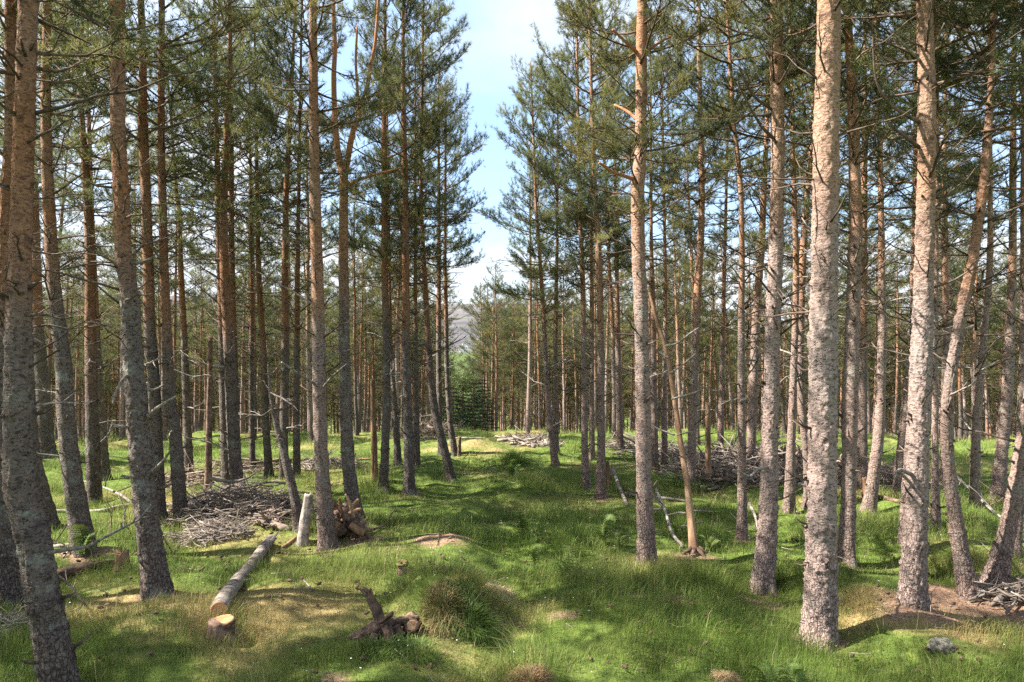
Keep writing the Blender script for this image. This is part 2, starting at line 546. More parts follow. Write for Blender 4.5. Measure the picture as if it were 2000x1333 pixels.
# ------------------------------------------------------------------ grass
def build_grass():
    def region(n, d0, d1, spread):
        d = np.sqrt(RNG.uniform(d0 ** 2, d1 ** 2, n))
        x = RNG.uniform(-1, 1, n) * (spread * d + 0.8)
        return x, d

    Vs, Ts, Cs = [], [], []
    base = 0
    for n, d0, d1, hmean, wid, seg in ((260000, 3.0, 6.6, 0.082, 0.0027, 2), (200000, 6.6, 11.5, 0.082, 0.0044, 2), (190000, 11.5, 27, 0.10, 0.010, 1)):
        x, y = region(n, d0, d1, 0.80)
        dens = 0.62 + 0.5 * fbm(x / 0.42, y / 0.42, 3.0, 2)
        li = litter(x, y)
        keep = (RNG.random(n) < np.clip(dens, 0.25, 1)) & (RNG.random(n) > li * 0.93)
        x, y = x[keep], y[keep]
        n = len(x)
        dr = dryness(x, y)
        tall = np.clip(0.80 + 1.15 * fbm(x / 0.7 + 9, y / 0.7, 1.0, 2), 0.35, 1.75) * np.where(dr < 0.35, 1.25, 0.9)
        h = hmean * tall * RNG.uniform(0.5, 1.5, n)
        z = ground_z(x, y) - 0.004
        gxs = (ground_z(x + 0.05, y) - ground_z(x - 0.05, y)) / 0.1
        gys = (ground_z(x, y + 0.05) - ground_z(x, y - 0.05)) / 0.1
        slope = np.hypot(gxs, gys)
        az = RNG.uniform(0, 2 * np.pi, n)
        comb = 0.5 * noise3(x / 0.6, y / 0.6, 5) * 6
        az = np.where(RNG.random(n) < 0.6, comb + RNG.normal(0, 0.6, n), az)
        hang = RNG.random(n) < sstep(slope, 0.15, 0.5) * 0.85       # long grass hangs down the sides of hummocks
        az = np.where(hang, np.arctan2(-gys, -gxs) + RNG.normal(0, 0.5, n), az)
        h = h * (1 + 0.7 * sstep(slope, 0.2, 0.6))
        lean = np.abs(RNG.normal(0.45, 0.35, n)) * h + np.where(hang, 0.35 * h, 0)
        dx, dy = np.cos(az), np.sin(az)
        wa = RNG.uniform(0, np.pi, n)
        wx, wy = np.cos(wa) * wid * 0.5, np.sin(wa) * wid * 0.5
        P = np.stack([x, y, z], -1)
        Wv = np.stack([wx, wy, 0 * wx], -1)
        tip = P + np.stack([dx * lean, dy * lean, h * np.clip(1 - 0.25 * (lean / h) ** 2, 0.3, 1)], -1)
        # colour: lush / yellow green / straw
        q = np.clip(dr + RNG.normal(0, 0.13, n), 0, 1)[:, None]
        gcol = np.array([0.115, 0.178, 0.036]) * (1 - q) + np.array([0.27, 0.275, 0.088]) * q
        sc = np.array([0.40, 0.31, 0.14]) * RNG.uniform(0.8, 1.1, n)[:, None]
        isdry = (RNG.random(n) < sstep(dr, 0.40, 1.0) * 0.60 + 0.03)[:, None]
        c = np.where(isdry, sc, gcol * (RNG.uniform(0.85, 1.15, n) * (1 + 0.22 * noise3(x / 0.16, y / 0.16, 2)))[:, None])
        if seg == 2:
            mid = P + np.stack([dx * lean * 0.32, dy * lean * 0.32, h * 0.58], -1)
            V = np.stack([P - Wv, P + Wv, mid - Wv * 0.8, mid + Wv * 0.8, tip], 1)
            k = 5
            tr = np.array([[0, 1, 3], [0, 3, 2], [2, 3, 4]])
        else:
            V = np.stack([P - Wv, P + Wv, tip], 1)
            k = 3
            tr = np.array([[0, 1, 2]])
        T = (np.arange(n)[:, None, None] * k + tr[None]).reshape(-1, 3) + base
        Vs.append(V.reshape(-1, 3))
        Ts.append(T)
        Cs.append(np.repeat(np.concatenate([c, np.ones((n, 1))], 1), k, axis=0))
        base += n * k
    me = np_mesh("grass", np.vstack(Vs), np.vstack(Ts), None, [GRASS], None, {'col': np.vstack(Cs)}, False)
    kind(link("grass", me), 'stuff')


build_grass()


# ------------------------------------------------------------------ pine crowns
def unit(v):
    v = np.asarray(v, float)
    return v / (np.linalg.norm(v, axis=-1, keepdims=True) + 1e-9)


def tufts(mb, P, D, rng, n=16, length=0.075, width=0.0055, m=0, shoot=0.07, tint=None):
    """a brush of needles at each point P along direction D"""
    P, D = np.asarray(P), unit(D)
    N = len(P)
    if not N:
        return
    Pn = np.repeat(P, n, 0)
    Dn = np.repeat(D, n, 0)
    tn = np.repeat(np.clip(rng.normal(0.45, 0.2, N), 0, 1) if tint is None else tint, n)
    b = Pn + Dn * (rng.random((N * n, 1)) * shoot)
    d = unit(Dn * 0.75 + rng.normal(0, 0.62, (N * n, 3)))
    L = length * rng.uniform(0.65, 1.2, (N * n, 1))
    side = unit(np.cross(d, rng.normal(0, 1, (N * n, 3)))) * width * 0.5
    V = np.stack([b - side, b + side, b + d * L], 1).reshape(-1, 3)
    mb.add(V, np.arange(N * n * 3).reshape(-1, 3), None, m, np.repeat(tn, 3))


def bare_branch(mb, p, az, el, L, r, rng, m=0, twigs=True, k=4):
    s = np.linspace(0, 1, 6)
    wob = rng.normal(0, 0.035, (6, 3)) * L
    wob[0] = 0
    e = el + np.linspace(0, rng.uniform(-0.2, 0.35), 6)
    d = np.stack([np.cos(az) * np.cos(e), np.sin(az) * np.cos(e), np.sin(e)], -1)
    P = p + np.cumsum(np.vstack([np.zeros(3), d[1:] * L / 5]), 0) + wob * s[:, None]
    mb.tube(P, r * (1 - 0.75 * s), k, m)
    if twigs:
        for i in range(rng.integers(2, 6)):
            q = rng.uniform(0.3, 0.95)
            b = np.array([np.interp(q, s, P[:, j]) for j in range(3)])
            a2 = az + rng.choice([-1, 1]) * rng.uniform(0.4, 1.1)
            l2 = L * rng.uniform(0.12, 0.4) * (1.15 - q)
            e2 = el + rng.uniform(-0.3, 0.6)
            dd = np.array([np.cos(a2) * np.cos(e2), np.sin(a2) * np.cos(e2), np.sin(e2)])
            T = np.array([b, b + dd * l2 * 0.5 + rng.normal(0, 0.02, 3) * L, b + dd * l2 + np.array([0, 0, 0.1 * l2])])
            mb.tube(T, r * np.array([0.42, 0.3, 0.14]), 3, m, cap=False)


def crown_mesh(name, seed, z0=3.3, z1=8.7, R=1.3, bare0=1.9, dens=1.0, needle=17, nl=0.086, nw=0.0058, far=False, barek=1.0):
    rng = np.random.default_rng(seed)
    mb = MB()
    TP, TD, TT = [], [], []
    z = z0
    while z < z1 - 0.15:
        tt = (z - z0) / (z1 - z0)
        prof = math.sin(math.pi * (0.20 + 0.77 * tt)) ** 0.75
        nb = rng.integers(3, 6)
        a0 = rng.uniform(0, 6.28)
        for b in range(nb):
            if rng.random() < 0.26 * (1.35 - tt):
                continue
            az = a0 + b * 6.28 / nb + rng.normal(0, 0.3)
            L = R * prof * rng.uniform(0.55, 1.25)
            el = math.radians(4 + 34 * tt + rng.normal(0, 10))
            ns = 7
            s = np.linspace(0, 1, ns)
            e = el + (s - 0.2) * rng.uniform(0.0, 0.7)
            a = az + np.cumsum(rng.normal(0, 0.09, ns))
            d = np.stack([np.cos(a) * np.cos(e), np.sin(a) * np.cos(e), np.sin(e)], -1)
            P = np.array([0, 0, z + rng.normal(0, 0.05)]) + np.cumsum(np.vstack([np.zeros(3), d[1:] * L / (ns - 1)]), 0)
            r0 = 0.006 + 0.008 * L
            if not far or L > 0.6:
                mb.tube(P, r0 * (1 - 0.8 * s), 3 if far else 5, 1)
            sf = 0.42 - 0.30 * tt
            nsub = max(3, int(dens * L / (0.13 if far else 0.106)))
            btint = np.clip(rng.normal(0.47, 0.22), 0.05, 0.95)
            for i in range(nsub):
                if rng.random() < 0.10:
                    continue
                q = sf + (1 - sf) * ((i + rng.random() * 0.9) / nsub) ** 0.8
                q = min(q, 1.0)
                b0 = np.array([np.interp(q, s, P[:, j]) for j in range(3)])
                tg = unit(np.array([np.interp(q, s, d[:, j]) for j in range(3)]))
                sd = unit(np.cross(tg, [0, 0, 1])) * (1 if i % 2 else -1)
                dirn = unit(tg * rng.uniform(0.5, 1.0) + sd * rng.uniform(0.4, 1.0) + np.array([0, 0, rng.uniform(-0.1, 0.5)]))
                l = rng.uniform(0.16, 0.40) * (1.25 - 0.6 * q) * (0.7 + 0.35 * L)
                e1 = b0 + dirn * l * 0.5
                e2 = e1 + unit(dirn + np.array([0, 0, 0.35]) + rng.normal(0, 0.15, 3)) * l * 0.5
                if not far:
                    mb.tube(np.array([b0, e1, e2]), np.array([0.0055, 0.004, 0.0025]), 3, 1, cap=False)
                nt = max(2, int(l / (0.10 if far else 0.056)))
                for w in np.linspace(0.40, 1.0, nt):
                    pp = b0 + (e1 - b0) * min(1, w * 2) + (e2 - e1) * max(0, w * 2 - 1)
                    dd = unit(dirn + np.array([0, 0, 0.45]) + rng.normal(0, 0.35, 3))
                    TP.append(pp + rng.normal(0, 0.015, 3))
                    TD.append(dd)
                    TT.append(btint)
                    if rng.random() < 0.5:
                        o = unit(rng.normal(0, 1, 3) + dd * 0.8) * rng.uniform(0.04, 0.12)
                        TP.append(pp + o)
                        TD.append(unit(o + np.array([0, 0, 0.05])))
                        TT.append(btint)
        z += rng.uniform(0.24, 0.38)
    for k in range(10):
        TP.append(np.array([0, 0, z1 - 0.03 * k]) + rng.normal(0, 0.04, 3))
        TD.append(unit(np.array([0, 0, 1.0]) + rng.normal(0, 0.5, 3)))
        TT.append(0.6)
    TT = np.clip(np.array(TT) + rng.normal(0, 0.14, len(TT)), 0, 1)
    tufts(mb, np.array(TP), np.array(TD), rng, needle, nl, nw, 0, 0.06, TT)
    z = bare0
    while z < z0 + 1.2 and barek > 0:
        for b in range(rng.poisson(2.6 * barek)):
            bare_branch(mb, np.array([0, 0, z + rng.normal(0, 0.04)]), rng.uniform(0, 6.28), math.radians(rng.uniform(-5, 42)),
                        rng.uniform(0.35, 1.0) * (0.7 + 0.5 * (z - bare0) / (z0 - bare0 + 0.01)), rng.uniform(0.006, 0.012), rng, 2, not far or rng.random() < 0.5, 3 if far else 4)
        z += rng.uniform(0.24, 0.40)
    return mb.mesh(name, [NEEDLE, LIMB, TWIG]), len(TP)


CROWNS = []
for i in range(7):
    me, nt = crown_mesh("crown", 100 + i, R=(1.15, 1.0, 1.28, 1.05, 1.2, 0.95, 1.1)[i], z0=(3.7, 4.1, 3.5, 3.9, 4.3, 3.5, 3.8)[i])
    CROWNS.append(me)
THICK = [crown_mesh("crown", 140 + i, R=(1.15, 1.0)[i], z0=(3.3, 3.5)[i], dens=1.45)[0] for i in range(2)]
DEAD = []
for i in range(10):
    rng = np.random.default_rng(300 + i)
    mb = MB()
    bare_branch(mb, np.zeros(3), 0.0, math.radians((5, 20, -10, 30, 12, 0, 25, 15, -5, 35)[i]), 1.0, 0.02, rng, 0, True, 5)
    DEAD.append(mb.mesh("dead_branch", [DEADWOOD if i % 3 else TWIG]))


# ------------------------------------------------------------------ trunks
def catmull(P, per=8):
    P = np.asarray(P, float)
    Q = np.vstack([2 * P[0] - P[1], P, 2 * P[-1] - P[-2]])
    o = []
    for i in range(1, len(Q) - 2):
        t_ = np.linspace(0, 1, per, endpoint=False)[:, None]
        a, b, c, d = Q[i - 1], Q[i], Q[i + 1], Q[i + 2]
        o.append(0.5 * ((2 * b) + (-a + c) * t_ + (2 * a - 5 * b + 4 * c - d) * t_ ** 2 + (-a + 3 * b - 3 * c + d) * t_ ** 3))
    return np.vstack(o + [P[-1:]])


def trunk_mesh(path, rad, seed, near, base_mat, stubs=True):
    """path: points from the base up (local coordinates), rad: radii"""
    rng = np.random.default_rng(seed)
    mb = MB()
    z = path[:, 2]
    step, k = {2: (0.014, 56), 1: (0.035, 24), 0: (0.15, 9)}[near]
    zz = [z[0]]
    while zz[-1] < z[-1]:
        zz.append(zz[-1] + (step if zz[-1] < 5.2 else step * 5))
    zz = np.array(zz)
    zz[-1] = z[-1]
    P = np.stack([np.interp(zz, z, path[:, 0]), np.interp(zz, z, path[:, 1]), zz], -1)
    R = np.interp(zz, z, rad)
    whorl, w = [], rng.uniform(0.2, 0.6)
    while w < z[-1] - 0.5:
        whorl.append(w)
        w += rng.uniform(0.26, 0.46)
    whorl = np.array(whorl)
    if near and len(whorl):
        R = R * (1 + 0.07 * np.exp(-(np.min(np.abs(zz[:, None] - whorl[None]), 1) / 0.035) ** 2))
    R = R * (1 + 0.03 * noise3(zz * 2.0 + seed, 0.5))

    def disp(a, PP):
        A = np.cos(a)[None] * np.ones((len(PP), 1))
        B = np.sin(a)[None] * np.ones((len(PP), 1))
        Z = PP[:, 2][:, None] * np.ones((1, len(a)))
        d = 1 + 0.05 * noise3(A * 1.2 + seed, B * 1.2, Z * 1.1)
        flare = np.exp(-np.clip(Z, 0, None) / 0.13)
        d = d + flare * (0.20 + 0.60 * np.clip(noise3(A * 2.1 + seed * 3, B * 2.1, 0.3), -0.2, 1))
        if near:
            f = noise3(A * 7.0, B * 7.0, Z * 34 + seed) * 0.6 + noise3(A * 12, B * 12, Z * 60 + 3) * 0.55
            pl = noise3(A * 3.0 + 5, B * 3.0, Z * 10 + seed)
            d = d + (0.055 if near == 2 else 0.045) * (sstep(pl, -0.25, 0.0) - 0.5) * (1 - 0.55 * sstep(Z, 0.8, 2.6))
            amp = (0.085 if near == 2 else 0.06) * (1 - 0.5 * sstep(Z, 2.2, 4.5))
            d = d + amp * (np.clip(f, -0.5, 0.9) + 0.8 * sstep(f, 0.35, 0.5))
        return d

    mb.tube(P, R, k, 0, ref=np.array([0, 1, 0]), disp=disp)
    if near and len(whorl):
        aa = np.linspace(0, 2 * np.pi, k, endpoint=False)[None]
        jz = 0.03 * noise3(np.cos(aa) * 2, np.sin(aa) * 2 + seed, 1.0)
        dzw = np.min(np.abs((zz[:, None] + jz)[:, :, None] - whorl[None, None]), 2)
        patch = sstep(noise3(np.cos(aa) * 2.2 + seed, np.sin(aa) * 2.2, zz[:, None] * 2.5), 0.05, 0.45)
        scar = np.exp(-(dzw / 0.022) ** 2) * patch
        mb.tint[0] = np.concatenate([(0.5 - 0.40 * scar).ravel(), [0.5, 0.5]])
    if stubs:
        for w in whorl:
            if w < 0.5 and rng.random() < 0.6:
                continue
            for q in range(rng.poisson(2.2 if near else 1.2)):
                a = rng.uniform(0, 6.28)
                rr = np.interp(w, zz, R)
                c = np.array([np.interp(w, z, path[:, 0]), np.interp(w, z, path[:, 1]), w + rng.normal(0, 0.02)])
                d = np.array([np.cos(a), np.sin(a), rng.uniform(-0.1, 0.6)])
                L = min(rng.exponential(0.05) + 0.015, 0.22)
                mb.tube(np.array([c + d * rr * 0.7, c + d * (rr + L * 0.5), c + d * (rr + L) + np.array([0, 0, L * 0.2])]),
                        np.array([0.011, 0.008, 0.004]) * rng.uniform(0.7, 1.3), 5 if near else 3, 1)
    return mb.mesh("trunk", [base_mat, TWIG])


def put_crown(root, path, crown, rotz, zc=3.0, sc=1.0):
    """hang a crown on the upper trunk: its axis runs from the trunk at height zc to the tip"""
    z = path[:, 2]
    p = np.array([np.interp(zc, z, path[:, 0]), np.interp(zc, z, path[:, 1]), zc])
    ax = Vector(path[-1] - p).normalized()
    q = Vector((0, 0, 1)).rotation_difference(ax)
    c = link("crown", crown, root)
    k = sc
    c.rotation_mode = 'QUATERNION'
    c.rotation_quaternion = q @ Quaternion((0, 0, 1), rotz)
    c.scale = (k, k, (path[-1][2] - 0.0) / 8.75)
    zb = zc / ((path[-1][2]) / 8.75) * (path[-1][2] / 8.75)
    c.location = Vector(p) - ax * zb
    return c


TREE_N = 0


def pine(label, pts, H=8.8, crown=True, dead=6, mat=None, group=None, sc=1.0, d=None, lean=0.0, name="pine_tree", extra=None, deadz=(0.7, 3.6), thick=False):
    """pts: (x, y, width) in photo pixels from the top down to the base"""
    global TREE_N
    TREE_N += 1
    seed = TREE_N
    rng = np.random.default_rng(7000 + seed)
    bx, by, bw = pts[-1]
    if d is None:
        b = at(bx, by)
    else:
        xx = (bx - CX) / FPX * d
        b = Vector((xx, d, float(ground_z(xx, d))))
    D = b.y
    P, Rr = [], []
    for x, y, w in pts[::-1]:
        dd = D * 1.0
        zz = EYE + (HZ - y) / FPX * dd
        dd = D + lean * (zz - b.z)
        p = ray(x, y, dd)
        P.append(p - np.array(b))
        Rr.append(w * dd / FPX / 2)
    P, Rr = np.array(P), np.array(Rr)
    if d is not None:
        P[:, 2] -= 0
    P = catmull(P, 8)
    Rr = np.interp(np.arange(len(P)) / 8, np.arange(len(Rr)), Rr)
    if P[0, 2] > -0.02:
        P = np.vstack([P[0] + np.array([0, 0, -0.12 - P[0, 2]]), P])
        Rr = np.concatenate([[Rr[0] * 1.1], Rr])
    mono = np.concatenate([[True], np.diff(P[:, 2]) > 1e-4])
    P, Rr = P[mono], Rr[mono]
    top = P[-1]
    if top[2] < H - 0.3:
        j = max(0, len(P) - 9)
        dr = unit(P[-1] - P[j])
        dr = unit(dr * 0.5 + np.array([0, 0, 0.6]) + rng.normal(0, 0.015, 3))
        n = 8
        ext = top + dr / dr[2] * (np.linspace(0, 1, n + 1)[1:, None] * (H - top[2]))
        P = np.vstack([P, ext])
        Rr = np.concatenate([Rr, np.linspace(Rr[-1], 0.012, n + 1)[1:]])
    near = 2 if D < 6.3 else (1 if D < 16 else 0)
    if mat is None:
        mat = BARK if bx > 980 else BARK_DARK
    root = thing(name, b, label, "tree", group)
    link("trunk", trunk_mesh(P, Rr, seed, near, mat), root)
    if sc == 1.0 and not thick and 8 < D < 28 and abs(b.x - 0.15 + 0.04 * D) < 2.7:
        sc = 0.74                                               # crowns beside the open ride are narrow
    if crown:
        put_crown(root, P, (THICK if thick else CROWNS)[seed % (2 if thick else len(CROWNS))], rng.uniform(0, 6.28), 3.2, sc)
    z = P[:, 2]
    for i in range(dead):
        h = rng.uniform(*deadz)
        o = link("dead_branch", DEAD[rng.integers(len(DEAD))], root)
        c = np.array([np.interp(h, z, P[:, 0]), np.interp(h, z, P[:, 1]), h])
        o.location = c
        o.rotation_euler = (rng.uniform(-0.3, 0.3), rng.uniform(-0.3, 0.3), rng.uniform(0, 6.28))
        s = rng.uniform(0.25, 0.85)
        o.scale = (s, s, s)
    if extra:
        extra(root, P, D, b)
    return root, P, b


def px_limb(root, b, D, pts, name, mat, dep=0.0):
    """a limb through photo pixels (x, y, width), as a child of a tree"""
    mb = MB()
    P = np.array([ray(x, y, D + dep * i / (len(pts) - 1)) - np.array(b) for i, (x, y, w) in enumerate(pts)])
    R = np.array([w * D / FPX / 2 for x, y, w in pts])
    Pc = catmull(P, 6)
    Rc = np.interp(np.arange(len(Pc)) / 6, np.arange(len(R)), R)
    mb.tube(Pc, Rc, 12, 0)
    o = link(name, mb.mesh(name, [mat]), root)
    return o


NEAR = "pines standing around the ride"
# --- left of the ride
pine("thick grey pine at the very left edge, half cut off by the frame", [(20, 0, 17), (19, 250, 18), (12, 400, 22), (8, 600, 28), (5, 800, 36), (8, 1000, 44), (22, 1186, 52)], dead=5)
pine("big dark lichened pine in the left foreground, its bent base leaving the frame below", [(55, 0, 32), (47, 250, 34), (40, 500, 38), (37, 700, 45), (41, 937, 57), (67, 1056, 56), (78, 1127, 57), (115, 1333, 64), (126, 1400, 70)], dead=2, H=9.3)
pine("dark pine hidden behind the big left foreground trunk, only its leaning foot showing", [(30, 300, 18), (40, 600, 26), (55, 850, 32), (72, 950, 36), (92, 1032, 42)], dead=4)
pine("slim grey pine in the far left rows beside the bright green grass bank", [(66, 350, 14), (70, 520, 18), (75, 640, 20), (85, 780, 24), (92, 893, 30)], dead=5)
pine("leaning brown pine with the young green plant at its foot, left of the broken stump", [(93, 0, 15), (90, 250, 18), (101, 500, 22), (110, 600, 25), (123, 700, 28), (132, 850, 31), (148, 970, 34), (166, 1075, 42)], dead=8)
pine("straight orange pine whose foot stands behind the fallen grey pole at left", [(160, 60, 7), (157, 169, 9), (161, 250, 11), (170, 375, 14), (176, 500, 17), (177, 650, 20), (180, 800, 23), (185, 985, 27)], dead=8)
pine("thin pine close behind the straight orange one, foot in bright green grass", [(170, 100, 6), (178, 400, 10), (186, 600, 12), (193, 750, 14), (204, 938, 21)], dead=6)


def hooks(root, P, D, b):
    px_limb(root, b, D, [(270, 752, 7), (250, 735, 7), (240, 742, 6), (225, 770, 5), (220, 790, 3)], "dead_branch", DEADWOOD, -0.25)
    px_limb(root, b, D, [(285, 815, 8), (310, 795, 6), (345, 773, 3)], "dead_branch", DEADWOOD, -0.2)
    px_limb(root, b, D, [(275, 760, 7), (300, 762, 6), (320, 752, 3)], "dead_branch", DEADWOOD, -0.1)
    px_limb(root, b, D, [(262, 835, 6), (240, 834, 5), (223, 833, 4)], "dead_branch", DEADWOOD, -0.2)
    px_limb(root, b, D, [(285, 928, 8), (315, 905, 6), (338, 873, 3)], "dead_branch", DEADWOOD, -0.2)
    px_limb(root, b, D, [(255, 515, 9), (280, 512, 7), (302, 502, 4)], "dead_branch", DEADWOOD, -0.1)
    px_limb(root, b, D, [(275, 925, 7), (255, 932, 6), (238, 930, 5)], "dead_branch", DEADWOOD, -0.2)


pine("crooked orange and grey pine with hooked dead snags, between stump and brushwood at left",
     [(229, 0, 26), (231, 250, 26), (237, 375, 27), (241, 500, 29), (248, 540, 30), (255, 600, 33), (259, 700, 35), (267, 795, 37), (275, 890, 38), (284, 985, 40), (296, 1080, 44), (307, 1162, 54)],
     dead=2, H=9.2, extra=hooks)
pine("slender pine right behind the crooked orange and grey one", [(275, 0, 12), (279, 125, 14), (279, 250, 18), (285, 375, 18), (290, 520, 19), (293, 650, 21), (302, 775, 22), (311, 1022, 25)], dead=9)
pine("slim reddish pine at the left end of the big brushwood heap", [(316, 0, 11), (315, 250, 13), (320, 500, 16), (326, 650, 18), (331, 775, 21), (342, 845, 22), (354, 1024, 26)], dead=9)
pine("thin dark pine with a kinked top left of the bare snag", [(345, 380, 7), (350, 420, 8), (353, 525, 10), (359, 650, 12), (364, 775, 14), (369, 940, 17)], dead=7, H=7.4)
pine("thin pine behind the brushwood heap, first of the close pair at its left", [(418, 120, 7), (424, 300, 10), (427, 450, 11), (432, 600, 12), (437, 800, 15), (446, 964, 22)], dead=7)
pine("grey pine rising from the back of the brushwood heap, right of the close pair", [(447, 0, 8), (449, 94, 9), (443, 250, 11), (438, 375, 14), (437, 450, 15), (440, 560, 18), (446, 650, 20), (452, 775, 22), (459, 900, 23), (473, 990, 27)], dead=8)
pine("orange stemmed pine just behind the grey one on the brushwood heap", [(452, 200, 8), (452, 450, 11), (456, 650, 12), (460, 800, 14), (464, 935, 16)], dead=6)
pine("very thin straight pine standing alone beyond the heap, ringed with short snags", [(490, 420, 7), (492, 600, 8), (491, 750, 9), (493, 917, 12)], dead=6, H=8.0)
pine("leaning slim pine beyond the heap whose foot bends right", [(503, 420, 8), (506, 550, 10), (515, 700, 12), (519, 820, 13), (526, 933, 16)], dead=6, H=8.2)
pine("straight slim pine behind the crooked sapling near the heap's right end", [(566, 250, 8), (558, 400, 11), (557, 550, 13), (557, 700, 15), (554, 850, 16), (556, 938, 18)], dead=7)
pine("crooked dead sapling leaning out of the right end of the brushwood heap", [(528, 770, 6), (540, 830, 11), (553, 880, 14), (563, 920, 16), (576, 975, 17), (583, 1036, 18)], dead=5, H=1.9, crown=False, deadz=(0.5, 1.6))
pine("slim pine beyond the pale leaning stub, left of the tall foreground pine", [(582, 480, 8), (580, 650, 11), (579, 800, 12), (580, 935, 15)], dead=6)


def forks(root, P, D, b):
    def part(pts, nm="fork", dep=0.0):
        return px_limb(root, b, D, pts, nm, BARK_UP, dep)
    part([(672, 345, 16), (660, 300, 13), (654, 225, 11), (652, 150, 10), (654, 90, 9), (650, 0, 8), (645, -120, 6)])
    part([(673, 345, 14), (681, 300, 12), (690, 255, 11), (703, 222, 10), (715, 180, 9), (724, 130, 8), (732, 90, 7), (738, 20, 6), (742, -80, 4)])
    part([(697, 235, 7), (699, 190, 6), (695, 120, 5), (698, 50, 4)], "limb")
    part([(702, 200, 6), (735, 182, 5), (772, 163, 3)], "limb", -0.3)
    part([(680, 360, 7), (705, 350, 6), (745, 338, 4), (790, 327, 3)], "limb", -0.4)


m2, t2 = new_mat("orange_upper_bark")
_oc = t2.n('ShaderNodeTexCoord').outputs['Object']
_f = t2.noise(t2.mapping(_oc, (1, 1, 2)), 45, 5, 0.7)
BARK_UP = finish(m2, t2, principled(t2, t2.mix(t2.rng(_f, 0.3, 0.7), (0.20, 0.088, 0.042), (0.44, 0.215, 0.115)), 0.9,
                                     t2.n('ShaderNodeBump', {'Strength': 0.6, 'Distance': 0.01, 'Height': _f}).outputs[0], 0.2))


def low_snags(root, P, D, b):
    px_limb(root, b, D, [(618, 752, 6), (590, 735, 5), (550, 708, 3)], "dead_branch", DEADWOOD, -0.5)
    px_limb(root, b, D, [(628, 760, 5), (650, 735, 4), (676, 712, 2)], "dead_branch", DEADWOOD, -0.5)


pine("tall straight pine beside the pale leaning stub, pinkish above and grey below",
     [(611, 0, 14), (612, 150, 17), (614, 300, 19), (617, 450, 21), (620, 550, 23), (623, 700, 24), (624, 800, 24), (630, 933, 27), (640, 1068, 35)], dead=3, H=8.8, extra=low_snags, mat=BARK)
pine("forked pine above the rotten root pile, its trunk splitting into two orange stems",
     [(672, 330, 17), (671, 450, 18), (671, 520, 19), (672, 600, 21), (673, 700, 21), (676, 820, 23), (683, 933, 26), (697, 1018, 32)], dead=5, H=3.6, sc=0.9, extra=forks, crown=False)
pine("dark slim pine with a swollen pale foot left of the ride", [(750, 250, 10), (751, 405, 12), (752, 560, 13), (755, 700, 14), (753, 850, 15), (750, 930, 17), (748, 960, 24)], dead=8, thick=True, sc=0.80)
pine("straight reddish pine at the left edge of the ride, nearest of its line", [(787, 150, 8), (789, 250, 10), (792, 450, 13), (793, 600, 15), (793, 700, 16), (798, 850, 18), (800, 965, 22)], dead=7, thick=True, sc=0.80)
pine("dark pine leaning strongly left across the far ride, foot at the grass edge", [(822, 340, 7), (823, 420, 8), (830, 550, 10), (838, 690, 12), (845, 770, 14), (853, 820, 15), (869, 880, 15), (883, 942, 16)], dead=5, thick=True, sc=0.80)
pine("orange red pine behind the leaning dark one at the left of the gap", [(857, 480, 8), (857, 600, 9), (857, 700, 10), (859, 830, 10), (862, 888, 12)], dead=5, H=7.8)
pine("pale grey pine nearest to the gap on its left, bent to the right below", [(869, 520, 7), (871, 600, 8), (873, 725, 9), (879, 820, 10), (889, 890, 13)], dead=5, H=7.6)
pine("brown pine between the reddish and the leaning dark pine at the ride", [(811, 540, 7), (812, 700, 10), (813, 820, 11), (815, 912, 13)], dead=5, H=7.6)
pine("slanting thin pine behind the dark slim one with the swollen foot", [(762, 650, 7), (768, 750, 9), (774, 840, 12), (778, 908, 14)], dead=5, H=7.8)
# --- right of the ride
pine("slim pale pine at the far end of the ride beside the pale brush", [(1036, 560, 6), (1035, 700, 8), (1032, 800, 9), (1030, 862, 11)], dead=4, H=7.4)
pine("slim pine on the right of the ride, slanting with its foot to the right", [(1048, 430, 6), (1054, 500, 7), (1062, 625, 9), (1068, 750, 10), (1076, 838, 11), (1084, 909, 14)], dead=5, thick=True, sc=0.88, H=7.8)
pine("dark straight pine just behind the slanting one right of the ride", [(1088, 480, 6), (1086, 600, 8), (1085, 720, 9), (1086, 885, 11)], dead=5, thick=True, sc=0.88, H=7.6)
pine("left one of the two reddish pines by the ride's right edge", [(1131, 360, 7), (1134, 450, 8), (1138, 550, 10), (1140, 625, 10), (1142, 750, 12), (1142, 875, 13), (1146, 955, 17)], dead=5, thick=True, sc=0.88)
pine("right one of the two reddish pines by the ride's right edge", [(1160, 340, 8), (1166, 430, 10), (1170, 520, 12), (1173, 625, 13), (1174, 750, 13), (1174, 875, 15), (1173, 975, 20)], dead=5, thick=True, sc=0.88)
pine("grey pine seen between the two reddish pines by the ride", [(1155, 480, 7), (1156, 600, 9), (1156, 750, 9), (1156, 899, 12)], dead=5)


def r7(root, P, D, b):
    px_limb(root, b, D, [(1242, 352, 9), (1222, 345, 7), (1195, 335, 6), (1170, 318, 4)], "limb", BARK_UP, -0.3)
    px_limb(root, b, D, [(1246, 235, 8), (1225, 218, 6), (1200, 205, 4)], "limb", BARK_UP, 0.2)
    px_limb(root, b, D, [(1246, 105, 8), (1225, 85, 6), (1196, 58, 4)], "limb", BARK_UP, -0.2)
    px_limb(root, b, D, [(1258, 105, 8), (1285, 85, 6), (1310, 72, 4)], "limb", BARK_UP, 0.2)


